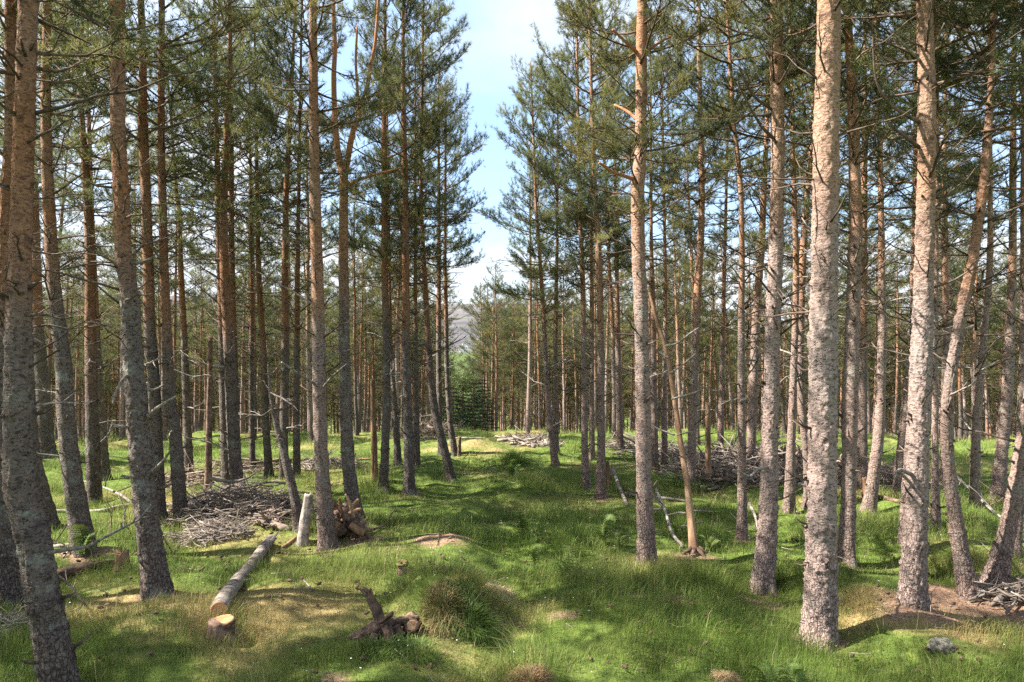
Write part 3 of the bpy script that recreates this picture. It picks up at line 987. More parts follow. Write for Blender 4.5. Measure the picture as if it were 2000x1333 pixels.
pine("sturdy brown pine standing forward on the ride's right side, orange upper stem",
     [(1254, 0, 20), (1252, 188, 22), (1251, 300, 23), (1246, 360, 27), (1246, 400, 26), (1247, 500, 26), (1252, 600, 27), (1256, 806, 28), (1259, 971, 30), (1263, 1054, 32), (1265, 1103, 35)], dead=3, extra=r7, H=8.3, sc=0.95, thick=True)
pine("slim lit pine in the back rows right of the ride, between the brown pines", [(1203, 480, 7), (1206, 600, 9), (1208, 720, 11), (1211, 878, 14)], dead=5)
pine("slim grey pine directly behind the barkless leaning dead trunk", [(1272, 480, 7), (1276, 620, 10), (1277, 760, 12), (1279, 918, 14)], dead=6)
pine("thin pinkish pine whose foot stands behind the barkless leaning trunk", [(1300, 560, 7), (1299, 700, 9), (1297, 800, 11), (1298, 912, 13)], dead=5)
pine("dark grey pine behind the barkless leaning trunk, its upper stem bending right", [(1365, 0, 7), (1366, 150, 9), (1370, 300, 11), (1370, 430, 13), (1363, 560, 15), (1357, 700, 15), (1351, 875, 16), (1349, 962, 18)], dead=7)
pine("slim twin pine behind the brush heap, right of the short snag", [(1414, 560, 7), (1411, 700, 9), (1408, 800, 10), (1407, 898, 13)], dead=5)
pine("straight grey pine with many whitish snags, left of the big pinkish pine", [(1433, 240, 7), (1440, 300, 9), (1447, 375, 10), (1449, 500, 11), (1448, 600, 12), (1448, 740, 14), (1449, 875, 15), (1450, 1056, 20)], dead=13, deadz=(0.5, 3.4))
pine("slightly leaning light pine between the snaggy pine and the big pinkish pine", [(1490, 420, 12), (1486, 500, 13), (1478, 600, 15), (1472, 740, 18), (1467, 875, 17), (1465, 926, 19)], dead=6)


def r17(root, P, D, b):
    px_limb(root, b, D, [(1516, 275, 7), (1490, 250, 6), (1465, 210, 4), (1440, 160, 3)], "dead_branch", TWIG, -0.3)
    px_limb(root, b, D, [(1508, 215, 6), (1470, 185, 5), (1440, 125, 3)], "dead_branch", TWIG, -0.2)
    px_limb(root, b, D, [(1525, 160, 5), (1560, 110, 4), (1598, 75, 3)], "dead_branch", DEADWOOD, -0.2)
    px_limb(root, b, D, [(1525, 265, 6), (1540, 230, 5), (1552, 170, 3)], "dead_branch", TWIG, -0.2)
    px_limb(root, b, D, [(1508, 50, 5), (1480, 35, 4), (1447, 0, 3)], "dead_branch", DEADWOOD, -0.2)


pine("big pinkish pine with orange top, second large trunk right of the sturdy brown one",
     [(1516, 0, 23), (1517, 125, 24), (1519, 250, 25), (1518, 375, 25), (1515, 500, 27), (1511, 600, 28), (1507, 740, 28), (1504, 875, 30), (1500, 1013, 34), (1495, 1080, 37), (1489, 1152, 43)],
     dead=4, mat=BARK_PALE, H=9, extra=r17)
pine("slim pine left behind the largest trunk, reaching the grass beside it", [(1548, 280, 7), (1552, 400, 10), (1555, 520, 11), (1553, 640, 12), (1549, 760, 14), (1545, 880, 17), (1541, 1002, 21)], dead=7)
pine("twisted thin pine hard against the left of the largest trunk", [(1588, 250, 9), (1582, 330, 10), (1575, 400, 11), (1567, 525, 14), (1563, 700, 14), (1566, 800, 13), (1575, 890, 14), (1580, 990, 17)], dead=5)
pine("largest pale trunk in the right foreground, thick scaly pinkish bark",
     [(1619, 0, 41), (1618, 94, 43), (1614, 250, 45), (1611, 500, 47), (1608, 700, 50), (1607, 858, 51), (1604, 1017, 53), (1603, 1127, 56), (1601, 1255, 62)], dead=2, mat=BARK_PALE, H=9.5)
pine("brown orange pine right behind the largest trunk", [(1652, 0, 13), (1656, 40, 14), (1661, 125, 16), (1667, 250, 20), (1670, 375, 22), (1672, 450, 24), (1669, 525, 25), (1665, 650, 26), (1661, 780, 27), (1658, 950, 27), (1654, 1103, 30)], dead=6, mat=BARK)
pine("shaded pine clinging close behind the brown orange one", [(1688, 350, 11), (1686, 525, 14), (1686, 650, 16), (1685, 780, 16), (1684, 966, 19)], dead=5)
pine("orange topped pine bending left to a broken forked foot", [(1716, 220, 8), (1719, 300, 10), (1722, 500, 12), (1723, 650, 15), (1720, 775, 17), (1716, 850, 19), (1706, 930, 21), (1697, 1003, 24)], dead=6)
pine("dark bent pine behind the second big pale trunk at right", [(1788, 60, 8), (1790, 300, 11), (1786, 500, 12), (1783, 650, 13), (1773, 760, 15), (1760, 880, 16), (1753, 972, 19)], dead=10)
pine("shaded pine foot showing just left of the second big pale trunk", [(1800, 560, 12), (1790, 700, 14), (1775, 900, 17), (1764, 1061, 20)], dead=3)


def r24(root, P, D, b):
    px_limb(root, b, D, [(1797, 240, 8), (1770, 225, 7), (1735, 200, 5), (1710, 150, 4), (1704, 50, 2)], "dead_branch", TWIG, -0.2)
    px_limb(root, b, D, [(1795, 288, 8), (1765, 265, 6), (1735, 240, 4), (1720, 200, 2)], "dead_branch", TWIG, -0.2)
    px_limb(root, b, D, [(1798, 120, 6), (1768, 90, 5), (1735, 55, 3)], "dead_branch", DEADWOOD, -0.2)
    px_limb(root, b, D, [(1818, 105, 6), (1832, 75, 5), (1845, 45, 3)], "dead_branch", TWIG, -0.1)
    px_limb(root, b, D, [(1790, 930, 9), (1775, 925, 8), (1757, 918, 6), (1745, 935, 4)], "dead_branch", DEADWOOD, -0.2)
    px_limb(root, b, D, [(1780, 945, 6), (1765, 930, 6), (1755, 921, 5)], "dead_branch", DEADWOOD, -0.2)


pine("second big pale trunk, near the right edge, on brown needle litter",
     [(1806, 0, 27), (1809, 125, 29), (1810, 300, 31), (1807, 450, 32), (1805, 525, 33), (1802, 650, 35), (1799, 700, 37), (1793, 858, 38), (1788, 1017, 40), (1780, 1182, 46)], dead=3, mat=BARK_PALE, H=9, extra=r24)
pine("thin pine right behind the second big pale trunk", [(1829, 450, 7), (1827, 700, 10), (1826, 900, 13), (1828, 1027, 16)], dead=7)
pine("orange pine straight behind the S-curved one", [(1844, 350, 8), (1846, 480, 10), (1848, 650, 13), (1846, 800, 14), (1846, 940, 17)], dead=5)
pine("S-curved pine at right whose foot spreads over brown litter",
     [(1941, 0, 9), (1938, 125, 11), (1930, 250, 13), (1919, 375, 17), (1911, 430, 17), (1897, 525, 19), (1880, 600, 20), (1866, 680, 20), (1852, 770, 20), (1849, 858, 20), (1857, 945, 22), (1867, 1017, 25), (1880, 1100, 30), (1893, 1163, 42)], dead=7, H=8.8)
pine("shaded slim pine in the right back rows, bent towards the right edge", [(1934, 400, 9), (1933, 525, 11), (1922, 650, 13), (1911, 775, 15), (1906, 858, 16), (1903, 999, 19)], dead=7)
pine("dark shaded pine near the right edge in front of pale slim trunks", [(1978, 380, 12), (1978, 480, 13), (1975, 600, 15), (1968, 750, 19), (1957, 880, 21), (1947, 982, 25)], dead=7)
pine("grey pine leaning right out of the frame at the right edge", [(2035, 600, 16), (2015, 740, 19), (2000, 850, 22), (1985, 950, 26), (1962, 1060, 31), (1937, 1150, 42)], dead=4, mat=BARK)
pine("shaded trunk foot beyond the leaning pine at the right edge", [(1998, 700, 12), (1992, 900, 15), (1984, 1085, 20)], dead=3)
# --- beyond the crest, closing the end of the ride
for px, dd, hh, lab in ((951, 33, 8.5, "pointed pine closing the end of the ride, tallest of the middle group"),
                        (984, 34, 8.1, "pine just right of the pointed one at the end of the ride"),
                        (1012, 38, 9.2, "pine behind the pale brush at the end of the ride"),
                        (968, 45, 8.6, "pine half hidden between the two middle pines at the ride's end"),
                        (1045, 30, 8.8, "far pine right of the ride's end, with an orange stem"),
                        (962, 29, 6.6, "short dense pine low in front of the pointed one at the ride's end"),
                        (1002, 31, 7.4, "short dense pine behind the pale brush, right of the middle group")):
    w0 = 0.13 * FPX / dd
    pine(lab, [(px + 1, 600, w0 * 0.5), (px, 720, w0 * 0.7), (px - 1, HZ + (EYE + 2.2) * FPX / dd * 0.7, w0)], H=hh, dead=0, d=dd, mat=BARK, sc=1.12)

# ------------------------------------------------------------------ dense stand behind: one prototype per kind, then copies
PROTO = []
for i in range(6):
    rng = np.random.default_rng(900 + i)
    Hh = 8.75
    zz = np.linspace(-0.5, Hh, 24)
    bend = 0.10 * np.cumsum(rng.normal(0, 0.25, 24)) * 0.4
    bend2 = 0.10 * np.cumsum(rng.normal(0, 0.25, 24)) * 0.4
    i0 = np.argmin(np.abs(zz))
    path = np.stack([bend - bend[i0], bend2 - bend2[i0], zz], -1)
    path[:, :2] -= sstep(zz, 3, Hh)[:, None] * path[-1, :2] * 1.0
    rad = np.interp(zz, [-0.5, 0, 0.25, 4, 7, Hh], [0.085, 0.08, 0.068, 0.052, 0.03, 0.01])
    PROTO.append(trunk_mesh(path, rad, 50 + i, 0 if i % 2 else 1, (BARK, BARK_DARK, BARK, BARK_PALE, BARK, BARK_DARK)[i]))

taken = [(o.location.x, o.location.y) for o in COL.objects if o.type == 'EMPTY']


def ride(y):
    return 0.15 - 0.040 * y


spots = []
rng = np.random.default_rng(77)
cell = 1.25
for yy in np.arange(9.5, 62, cell):
    for xx in np.arange(-70, 70, cell):
        x, y = xx + rng.uniform(-0.5, 0.5) * cell, yy + rng.uniform(-0.5, 0.5) * cell
        if abs(x) > 0.80 * y + 2.5:
            continue
        d = math.hypot(x, y)
        p_keep = 0.03 if y < 13 else (0.10 if y < 18 else (0.5 if y < 24 else 0.78))
        if rng.random() > p_keep:
            continue
        if y < 26 and abs(x - ride(y)) < 1.75 + (0.5 if y < 22 else 0):
            continue
        px = CX + x / y * FPX
        if y > 12 and 862 < px < 942:                           # the view down the ride to the hill
            continue
        if min((x - a) ** 2 + (y - b) ** 2 for a, b in taken) < 0.65 ** 2:
            continue
        taken.append((x, y))
        spots.append((d, x, y))
spots.sort()
print("spots", len(spots))
N_IND = 228
GL, GR = "pines of the dense back rows left of the ride", "pines of the dense back rows right of the ride"
LABELS = {
    (0, 0): "slim pine in the dense back rows left of the ride, nearer part of the stand",
    (0, 1): "very thin distant pine deep in the stand left of the ride",
    (1, 0): "slim pine in the dense back rows right of the ride, nearer part of the stand",
    (1, 1): "very thin distant pine deep in the stand right of the ride",
}
for n, (d, x, y) in enumerate(spots[:N_IND]):
    side = int(x > ride(y))
    farr = int(y > 17.5)
    r = thing("pine_tree", (x, y, float(ground_z(x, y))), LABELS[(side, farr)], "tree", (GL, GR)[side] + (", deep in the stand" if farr else ""))
    k = rng.uniform(0.80, 1.02) * (1 - 0.12 * sstep(y, 14, 22))
    r.rotation_euler = (rng.normal(0, 0.022), rng.normal(0, 0.022), rng.uniform(0, 6.28))
    r.scale = (k, k, k)
    link("trunk", PROTO[n % len(PROTO)], r)
    c = link("crown", CROWNS[(n * 3 + n // 7) % len(CROWNS)], r)
    c.rotation_euler = (0, 0, rng.uniform(0, 6.28))

# the far wood beyond, read as one mass: one object
FARC = [crown_mesh("far_crown", 500 + i, R=1.35, needle=9, nl=0.12, nw=0.019, far=True, dens=0.8, barek=0.6)[0] for i in range(4)]


def mesh_arrays(me):
    V = np.empty(len(me.vertices) * 3, np.float32)
    me.vertices.foreach_get('co', V)
    me.calc_loop_triangles()
    T = np.empty(len(me.loop_triangles) * 3, np.int32)
    me.loop_triangles.foreach_get('vertices', T)
    M = np.empty(len(me.loop_triangles), np.int32)
    me.loop_triangles.foreach_get('material_index', M)
    A = np.empty(len(V) // 3, np.float32)
    me.attributes['tint'].data.foreach_get('value', A)
    return V.reshape(-1, 3), T.reshape(-1, 3), M, A


FA = [mesh_arrays(m) for m in FARC]
rest = spots[N_IND:]
mb = MB()
for n, (d, x, y) in enumerate(rest):
    V, T, M, A = FA[n % 4]
    k = rng.uniform(0.82, 1.05)
    a = rng.uniform(0, 6.28)
    Rm = np.array([[math.cos(a), -math.sin(a), 0], [math.sin(a), math.cos(a), 0], [0, 0, 1]])
    base = np.array([x, y, float(ground_z(x, y))])
    for mm in (0, 1, 2):
        if d > 45 and mm == 2:
            continue
        sel = T[M == mm]
        if d > 38 and mm == 0:
            sel = sel[rng.random(len(sel)) < 0.75]
        used, inv = np.unique(sel, return_inverse=True)
        mb.add((V[used] * k) @ Rm.T + base, inv.reshape(-1, 3), None, mm, A[used])
    lx, ly = rng.normal(0, 0.15, 2)
    zz = np.array([-0.4, 1.5, 4, 6.5, 8.6]) * k
    mb.tube(base + np.stack([lx * np.sin(zz / 8.6 * 3.1), ly * np.sin(zz / 8.6 * 3.1), zz], -1), np.array([0.08, 0.066, 0.052, 0.032, 0.01]) * k, 6, 3)
fm, ft = new_mat("far_bark")
_g = ft.n('ShaderNodeTexCoord').outputs['Object']
_n = ft.noise(_g, 0.9, 2)
_n2 = ft.noise(_g, 14, 4, 0.7)
FARBARK = finish(fm, ft, principled(ft, ft.mix(ft.rng(_n2, 0.3, 0.7), (0.10, 0.07, 0.055), ft.mix(ft.rng(_n, 0.4, 0.6), (0.34, 0.27, 0.24), (0.36, 0.20, 0.13))), 0.95))
if rest:
    kind(link("distant_pine_wood", mb.mesh("distant_pine_wood", [NEEDLE, LIMB, TWIG, FARBARK])), 'stuff')
print("far trees", len(rest), "tris", sum(len(a) for a in mb.T))

# pines beside and behind the photographer, which shade the near ground
for n, (x, y) in enumerate(((-5.6, 3.0), (-4.4, 1.0), (-6.8, 5.2), (-3.4, -1.6), (-7.6, 2.0), (4.6, 1.2), (-6.0, -0.8), (5.5, -1.5), (2.0, -3.5), (6.6, 3.0), (-8.6, 4.2), (-9.6, 6.2), (-7.4, 3.6), (-10.4, 4.6), (-9.0, 1.2))):
    r = thing("pine_tree", (x, y, float(ground_z(x, y))), "pine beside or behind the viewpoint, outside the frame", "tree", "pines outside the frame")
    k = rng.uniform(0.95, 1.1)
    r.rotation_euler = (0, 0, rng.uniform(0, 6.28))
    r.scale = (k, k, k)
    link("trunk", PROTO[n % len(PROTO)], r)
    link("crown", CROWNS[n % len(CROWNS)], r)

# ------------------------------------------------------------------ the view down the ride: spruces, broadleaf tree, far house
def spruce_mesh(seed, H):
    rng = np.random.default_rng(seed)
    mb = MB()
    mb.tube(np.array([[0, 0, -0.3], [0, 0, H * 0.5], [0, 0, H]]), np.array([0.06, 0.04, 0.01]), 6, 1)
    TP, TD, TT = [], [], []
    z = 0.15
    while z < H - 0.05:
        R = (H - z) * 0.30 + 0.06
        nb = rng.integers(5, 8)
        a0 = rng.uniform(0, 6.28)
        for b in range(nb):
            az = a0 + b * 6.28 / nb + rng.normal(0, 0.2)
            L = R * rng.uniform(0.75, 1.15)
            n = max(3, int(L / 0.06))
            bt = rng.uniform(0.2, 0.8)
            for i in range(n):
                q = (i + 1) / n
                p = np.array([math.cos(az) * L * q, math.sin(az) * L * q, z - 0.18 * L * q + 0.16 * L * q * q])
                for sgn in (-1, 0, 1):
                    a2 = az + sgn * 0.9
                    TP.append(p)
                    TD.append((math.cos(a2), math.sin(a2), -0.12))
                    TT.append(bt * 0.7 + 0.3 * q)
        z += 0.13
    tufts(mb, np.array(TP), np.array(TD), rng, 9, 0.05, 0.012, 0, 0.10, np.array(TT))
    return mb


def tree_parts(root, mb, mats, leaf_name="crown"):
    """split trunk (material 1) from foliage (material 0)"""
    V = np.vstack(mb.V)
    A = np.concatenate(mb.tint)
    for nm, mm, mat in (("trunk", 1, mats[1]), (leaf_name, 0, mats[0])):
        T = [t_ for t_, m_ in zip(mb.T, mb.tm) if m_[0] == mm]
        Q = [t_ for t_, m_ in zip(mb.Q, mb.qm) if m_[0] == mm]
        idx = np.concatenate([x.ravel() for x in T + Q])
        used = np.unique(idx)
        rm = np.zeros(len(V), np.int64)
        rm[used] = np.arange(len(used))
        me = np_mesh(nm, V[used], rm[np.vstack(T)] if T else None, rm[np.vstack(Q)] if Q else None, [mat], None, {'tint': A[used]})
        link(nm, me, root)


for i, (px, dd, top, lab) in enumerate(((884, 23, 752, "dark young spruce at the left of the gap, nearest of the dark firs"), (903, 25, 768, "low dark young spruce in the middle of the gap"),
                                        (924, 24, 745, "dark young spruce at the right of the gap under the pointed pine"), (943, 27, 735, "taller dark young spruce beside the pines at the end of the ride"),
                                        (866, 26, 730, "dark young spruce behind the pale gap pine"))):
    x = (px - CX) / FPX * dd
    gz = float(ground_z(x, dd))
    H = EYE + (HZ - top) / FPX * dd - gz
    r = thing("spruce_tree", (x, dd, gz), lab, "tree", "young spruces in the gap")
    tree_parts(r, spruce_mesh(40 + i, H), [SPRUCE, LIMB])


def broadleaf(px, dd, top, rad, seed, lab):
    rng = np.random.default_rng(seed)
    x = (px - CX) / FPX * dd
    gz = float(ground_z(x, dd))
    H = EYE + (HZ - top) / FPX * dd - gz
    mb = MB()
    mb.tube(np.array([[0, 0, -0.3], [0.05, 0, H * 0.4], [0, 0.05, H * 0.85]]), np.array([0.09, 0.07, 0.02]), 7, 1)
    for k in range(26):
        az, q = rng.uniform(0, 6.28), rng.uniform(0.25, 0.95)
        c = np.array([0, 0, H * q])
        L = rad * math.sin(math.pi * (0.2 + 0.75 * q)) * rng.uniform(0.5, 1.1)
        e = c + np.array([math.cos(az) * L, math.sin(az) * L, 0.35 * L])
        mb.tube(np.array([c, (c + e) / 2 + rng.normal(0, 0.05, 3), e]), np.array([0.03, 0.02, 0.008]), 4, 1)
        n = 420
        s = rng.random((n, 1)) ** 0.6
        P = c + (e - c) * s + rng.normal(0, 0.13 + 0.10 * L, (n, 3))
        d1 = unit(rng.normal(0, 1, (n, 3)) + np.array([0, 0, -0.3]))
        d2 = unit(np.cross(d1, rng.normal(0, 1, (n, 3))))
        ls = rng.uniform(0.03, 0.06, (n, 1))
        V = np.stack([P, P + d1 * ls * 0.6 + d2 * ls * 0.35, P + d1 * ls * 1.3, P + d1 * ls * 0.6 - d2 * ls * 0.35], 1).reshape(-1, 3)
        mb.add(V, None, np.arange(n * 4).reshape(-1, 4), 0, np.repeat(np.clip(rng.normal(0.5, 0.2, n), 0, 1), 4))
    r = thing("broadleaf_tree", (x, dd, gz), lab, "tree")
    tree_parts(r, mb, [BROADLEAF, LIMB])


broadleaf(903, 29, 712, 1.1, 5, "small light green broadleaf tree low in the gap, in front of the moor")
broadleaf(925, 36, 692, 1.3, 6, "taller pale green broadleaf tree in the gap, just under the white house")
broadleaf(880, 40, 700, 1.2, 7, "green broadleaf tree showing left in the gap behind the pale pine")


def house():
    D = 640.0
    x0 = (905 - CX) / FPX * D
    z0 = EYE + (HZ - 688) / FPX * D
    r = thing("white_house", (x0, D, z0), "small white gabled house far away below the moor, seen through the gap", "house")

    def gable(w, l, h, rh, ox, oy, oz, nm):
        V = [(-w / 2, -l / 2, 0), (w / 2, -l / 2, 0), (w / 2, l / 2, 0), (-w / 2, l / 2, 0), (-w / 2, -l / 2, h), (w / 2, -l / 2, h), (w / 2, l / 2, h), (-w / 2, l / 2, h),
             (0, -l / 2, h + rh), (0, l / 2, h + rh)]
        V = np.array(V) + np.array([ox, oy, oz])
        me = np_mesh(nm, V, [[4, 5, 8], [6, 7, 9]], [[0, 1, 5, 4], [1, 2, 6, 5], [2, 3, 7, 6], [3, 0, 4, 7]], [HARL], smooth=False)
        wl = link(nm, me, r)
        e = 0.25
        Vr = np.array([(-w / 2 - e, -l / 2 - e, h - e * rh / w * 2), (0, -l / 2 - e, h + rh + .02), (0, l / 2 + e, h + rh + .02), (-w / 2 - e, l / 2 + e, h - e * rh / w * 2),
                       (w / 2 + e, -l / 2 - e, h - e * rh / w * 2), (w / 2 + e, l / 2 + e, h - e * rh / w * 2)]) + np.array([ox, oy, oz])
        Vr2 = np.vstack([Vr, Vr + np.array([0, 0, 0.18])])
        me = np_mesh("roof", Vr2, None, [[6, 7, 8, 9], [7, 10, 11, 8], [0, 3, 2, 1], [1, 2, 5, 4], [0, 1, 7, 6], [1, 4, 10, 7], [3, 9, 8, 2], [2, 8, 11, 5], [0, 6, 9, 3], [4, 5, 11, 10]], [SLATE], smooth=False)
        link("roof", me, r)
        for wx, wz in ((-w * 0.22, h * 0.45), (w * 0.22, h * 0.45)):
            cx_, cy_, cz_ = ox + wx, oy - l / 2 - 0.03, oz + wz
            mbw = MB()
            mbw.add([(cx_ - .35, cy_, cz_ - .5), (cx_ + .35, cy_, cz_ - .5), (cx_ + .35, cy_, cz_ + .5), (cx_ - .35, cy_, cz_ + .5),
                     (cx_ - .35, cy_ + .06, cz_ - .5), (cx_ + .35, cy_ + .06, cz_ - .5), (cx_ + .35, cy_ + .06, cz_ + .5), (cx_ - .35, cy_ + .06, cz_ + .5)],
                    None, [[0, 1, 2, 3], [4, 0, 3, 7], [1, 5, 6, 2], [3, 2, 6, 7], [4, 5, 1, 0]])
            link("window", mbw.mesh("window", [GLASSY], False), r)

    gable(7.0, 8, 3.6, 3.2, -0.4, 0, -0.6, "wall")
    gable(4.2, 5, 8.5, 4.6, 3.6, 7, 0.2, "wall")
    mbc = MB()
    mbc.tube(np.array([[-0.4, -3.2, 5.2], [-0.4, -3.2, 7.4]]), 0.5, 4, 0)
    link("chimney", mbc.mesh("chimney", [HARL], False), r)


house()


# ------------------------------------------------------------------ dead wood on the ground
def rough(amp, seed, za=18, stretch=1.0):
    def f(a, P):
        A = np.cos(a)[None] * np.ones((len(P), 1))
        B = np.sin(a)[None] * np.ones((len(P), 1))
        s = np.concatenate([[0], np.cumsum(np.linalg.norm(np.diff(P, axis=0), axis=1))])[:, None] * np.ones((1, len(a)))
        return 1 + amp * (fbm(A * 1.6 + seed, B * 1.6, s * za * 0.3, 3)) + amp * 0.5 * noise3(A * 6, B * 6, s * za * stretch + seed)
    return f


def dense(P, R, n):
    P, R = np.asarray(P, float), np.asarray(R, float)
    Pc = catmull(P, n)
    return Pc, np.interp(np.arange(len(Pc)) / n, np.arange(len(R)), R)


def ground_log(name, label, cat, pts, mat, group=None, amp=0.08, k=16, twigs=0, seed=1, sink=0.2, lifts=None):
    """a log or branch lying along photo pixels (x, y, width) of its underside"""
    rng = np.random.default_rng(seed)
    W_, R = [], []
    for i, (x, y, w) in enumerate(pts):
        p = at(x, y)
        r = w * (0.8 if w < 12 else 1.0) * p.y / FPX / 2
        W_.append(np.array(p) + np.array([0, 0, r * (1 - sink) + (lifts[i] if lifts else 0)]))
        R.append(r)
    o0 = W_[0].copy()
    P, R = dense(np.array(W_) - o0, R, 10)
    mb = MB()
    mb.tube(P, R, k, 0, disp=rough(amp, seed))
    root = thing(name, o0, label, cat, group)
    link("stem", mb.mesh("stem", [mat]), root)
    for i in range(twigs):
        q = rng.integers(len(P) // 5, len(P) - 1)
        o = link("side_branch", DEAD[rng.integers(len(DEAD))], root)
        o.location = P[q]
        o.rotation_euler = (rng.uniform(-0.4, 0.4), rng.uniform(-0.8, 0.2), rng.uniform(0, 6.28))
        s = rng.uniform(0.2, 0.6)
        o.scale = (s, s, s)
    return root, P, R, o0


def disc(name, root, centre, normal, r, seed, mat=None):
    rng = np.random.default_rng(seed)
    k, rings = 40, 5
    V = [(0, 0, 0.0)]
    for j in range(1, rings + 1):
        for i in range(k):
            a = 2 * math.pi * i / k
            rr = r * j / rings * (1 + 0.05 * math.sin(3 * a + seed) + 0.03 * math.sin(5 * a))
            V.append((rr * math.cos(a), rr * math.sin(a), rng.normal(0, r * 0.012) - (0.04 * r if j == rings else 0)))
    T = [(0, 1 + i, 1 + (i + 1) % k) for i in range(k)]
    Q = []
    for j in range(rings - 1):
        b = 1 + j * k
        Q += [(b + i, b + k + i, b + k + (i + 1) % k, b + (i + 1) % k) for i in range(k)]
    b = 1 + (rings - 1) * k
    n0 = len(V)
    V += [(x * 1.0, y * 1.0, -0.12 * r) for x, y, z in V[b:b + k]]
    Q += [(b + i, n0 + i, n0 + (i + 1) % k, b + (i + 1) % k) for i in range(k)]
    o = link(name, np_mesh(name, V, T, Q, [mat or CUT]), root)
    o.rotation_mode = 'QUATERNION'
    o.rotation_quaternion = Vector((0, 0, 1)).rotation_difference(Vector(normal).normalized())
    o.location = centre
    return o


# sawn log and its stump in the left foreground
r_, P_, R_, o_ = ground_log("fallen_log", "pale weathered log with an orange sawn end, lying from the little stump to the brushwood", "log",
                            [(427, 1220, 34), (440, 1190, 30), (465, 1150, 26), (490, 1115, 23), (512, 1085, 22), (528, 1062, 19)], PALEWOOD, None, 0.07, 28, 0, 3,
                            lifts=[0.05, 0.04, 0.02, 0, 0, 0])
disc("sawn_face", r_, P_[0] - unit(P_[1] - P_[0]) * 0.004, -(P_[1] - P_[0]), R_[0] * 0.97, 2)
mb = MB()
e_ = P_[-6]
mb.tube(np.array([e_, e_ + [0.06, 0.02, 0.05], e_ + [0.11, 0.05, 0.13]]), np.array([0.03, 0.02, 0.008]), 7, 0)
link("branch_stub", mb.mesh("branch_stub", [PALEWOOD]), r_)
p = at(431, 1250)
r_ = thing("sawn_stump", p, "little stump with a freshly sawn orange top in front of the pale log", "stump")
mb = MB()
zz = np.linspace(-0.1, 0.135, 14)
mb.tube(np.stack([0.05 * zz, 0 * zz, zz], -1), np.interp(zz, [-0.1, 0.02, 0.135], [0.125, 0.09, 0.083]), 32, 0, ref=np.array([0, 1, 0]), disp=rough(0.10, 8))
link("stump_body", mb.mesh("stump_body", [ROTWOOD]), r_)
disc("sawn_face", r_, (0.007, 0, 0.138), (-0.05, -0.10, 1), 0.082, 4)


def jag_stump(name, label, px, py, w, h, seed, mat, leanx=0.0, taper=0.8, flare=1.5):
    """a broken stub with a splintered top; w, h in photo pixels"""
    p = at(px, py)
    s = p.y / FPX
    r, H = w * s / 2, h * s
    rng = np.random.default_rng(seed)
    k = 28
    n = 26
    zz = np.linspace(-0.08, H, n)
    P = np.stack([leanx * s * np.clip(zz, 0, None) / H, 0 * zz, zz], -1)
    R = np.interp(zz, [-0.08, 0, H * 0.25, H], [r * flare * 1.1, r * flare, r, r * taper])
    mb = MB()
    mb.tube(P, R, k, 0, ref=np.array([0, 1, 0]), disp=rough(0.14, seed, 10))
    V = mb.V[0]
    a = np.arange(k)
    cut = 0.35 * H * min(1, 2.5 * r / H) * np.abs(noise3(a * 0.45, seed * 1.7)) + 0.2 * r * rng.random(k)
    top = V[(n - 5) * k:n * k].reshape(5, k, 3)
    top[:, :, 2] -= cut[None] * np.linspace(0.2, 1, 5)[:, None]
    V[-1, 2] -= 0.3 * H * min(1, 2.5 * r / H)
    root = thing(name, p, label, "stump")
    link("stump_body", mb.mesh("stump_body", [mat]), root)
    return root, p, s


jag_stump("broken_stump", "short orange brown stump with a jagged broken top, left of the crooked pine", 238, 1116, 27, 45, 3, STUMPWOOD)
jag_stump("leaning_stub", "pale bleached broken trunk stub leaning beside the tall straight pine", 591, 1063, 21, 100, 6, PALEWOOD, 13, 0.85, 1.15)
jag_stump("bare_snag", "tall bare dead snag with a broken top at left behind the brushwood", 406, 986, 13, 331, 9, ROTWOOD, 5, 0.62, 1.1)
jag_stump("bare_snag", "orange barked snag broken off at mid height behind the right brush heap", 1384, 950, 11, 164, 12, ORANGEWOOD, -2, 0.85, 1.2)
jag_stump("bare_snag", "thin broken snag beside the dark slim pine left of the ride", 732, 940, 12, 200, 14, STUMPWOOD, -4, 0.7, 1.2)
jag_stump("bare_snag", "short dark post-like snag by the pale gap pine", 897, 892, 7, 40, 16, ROTWOOD, 1, 0.9, 1.1)
jag_stump("broken_stump", "forked splintered stub at the foot of the orange topped bent pine", 1691, 985, 13, 55, 18, STUMPWOOD, -4, 0.6, 1.2)
jag_stump("bare_snag", "reddish broken stub standing against the reddish pines on the right", 1190, 948, 11, 50, 21, ORANGEWOOD, -5, 0.7, 1.2)
r_, p_, s_ = jag_stump("mossy_stump", "little moss-capped stump on the slope left of centre", 787, 1118, 20, 24, 23, ROTWOOD, 0, 1.0, 1.2)
mbm = MB()
u_, v_ = np.meshgrid(np.linspace(0, 2 * np.pi, 20, endpoint=False), np.linspace(0.02, np.pi / 2, 7))
rr = 0.062 * (1 + 0.2 * noise3(np.cos(u_) * 2, np.sin(u_) * 2, v_ * 2))
Vm = np.stack([rr * np.sin(v_) * np.cos(u_), rr * np.sin(v_) * np.sin(u_), 0.07 + 0.5 * rr * np.cos(v_)], -1).reshape(-1, 3)
qi = np.arange(6)[:, None] * 20
qj = np.arange(20)[None]
mbm.add(Vm, None, np.stack([qi + qj, qi + 20 + qj, qi + 20 + (qj + 1) % 20, qi + (qj + 1) % 20], -1).reshape(-1, 4))
link("moss_cap", mbm.mesh("moss_cap", [MOSS]), r_)

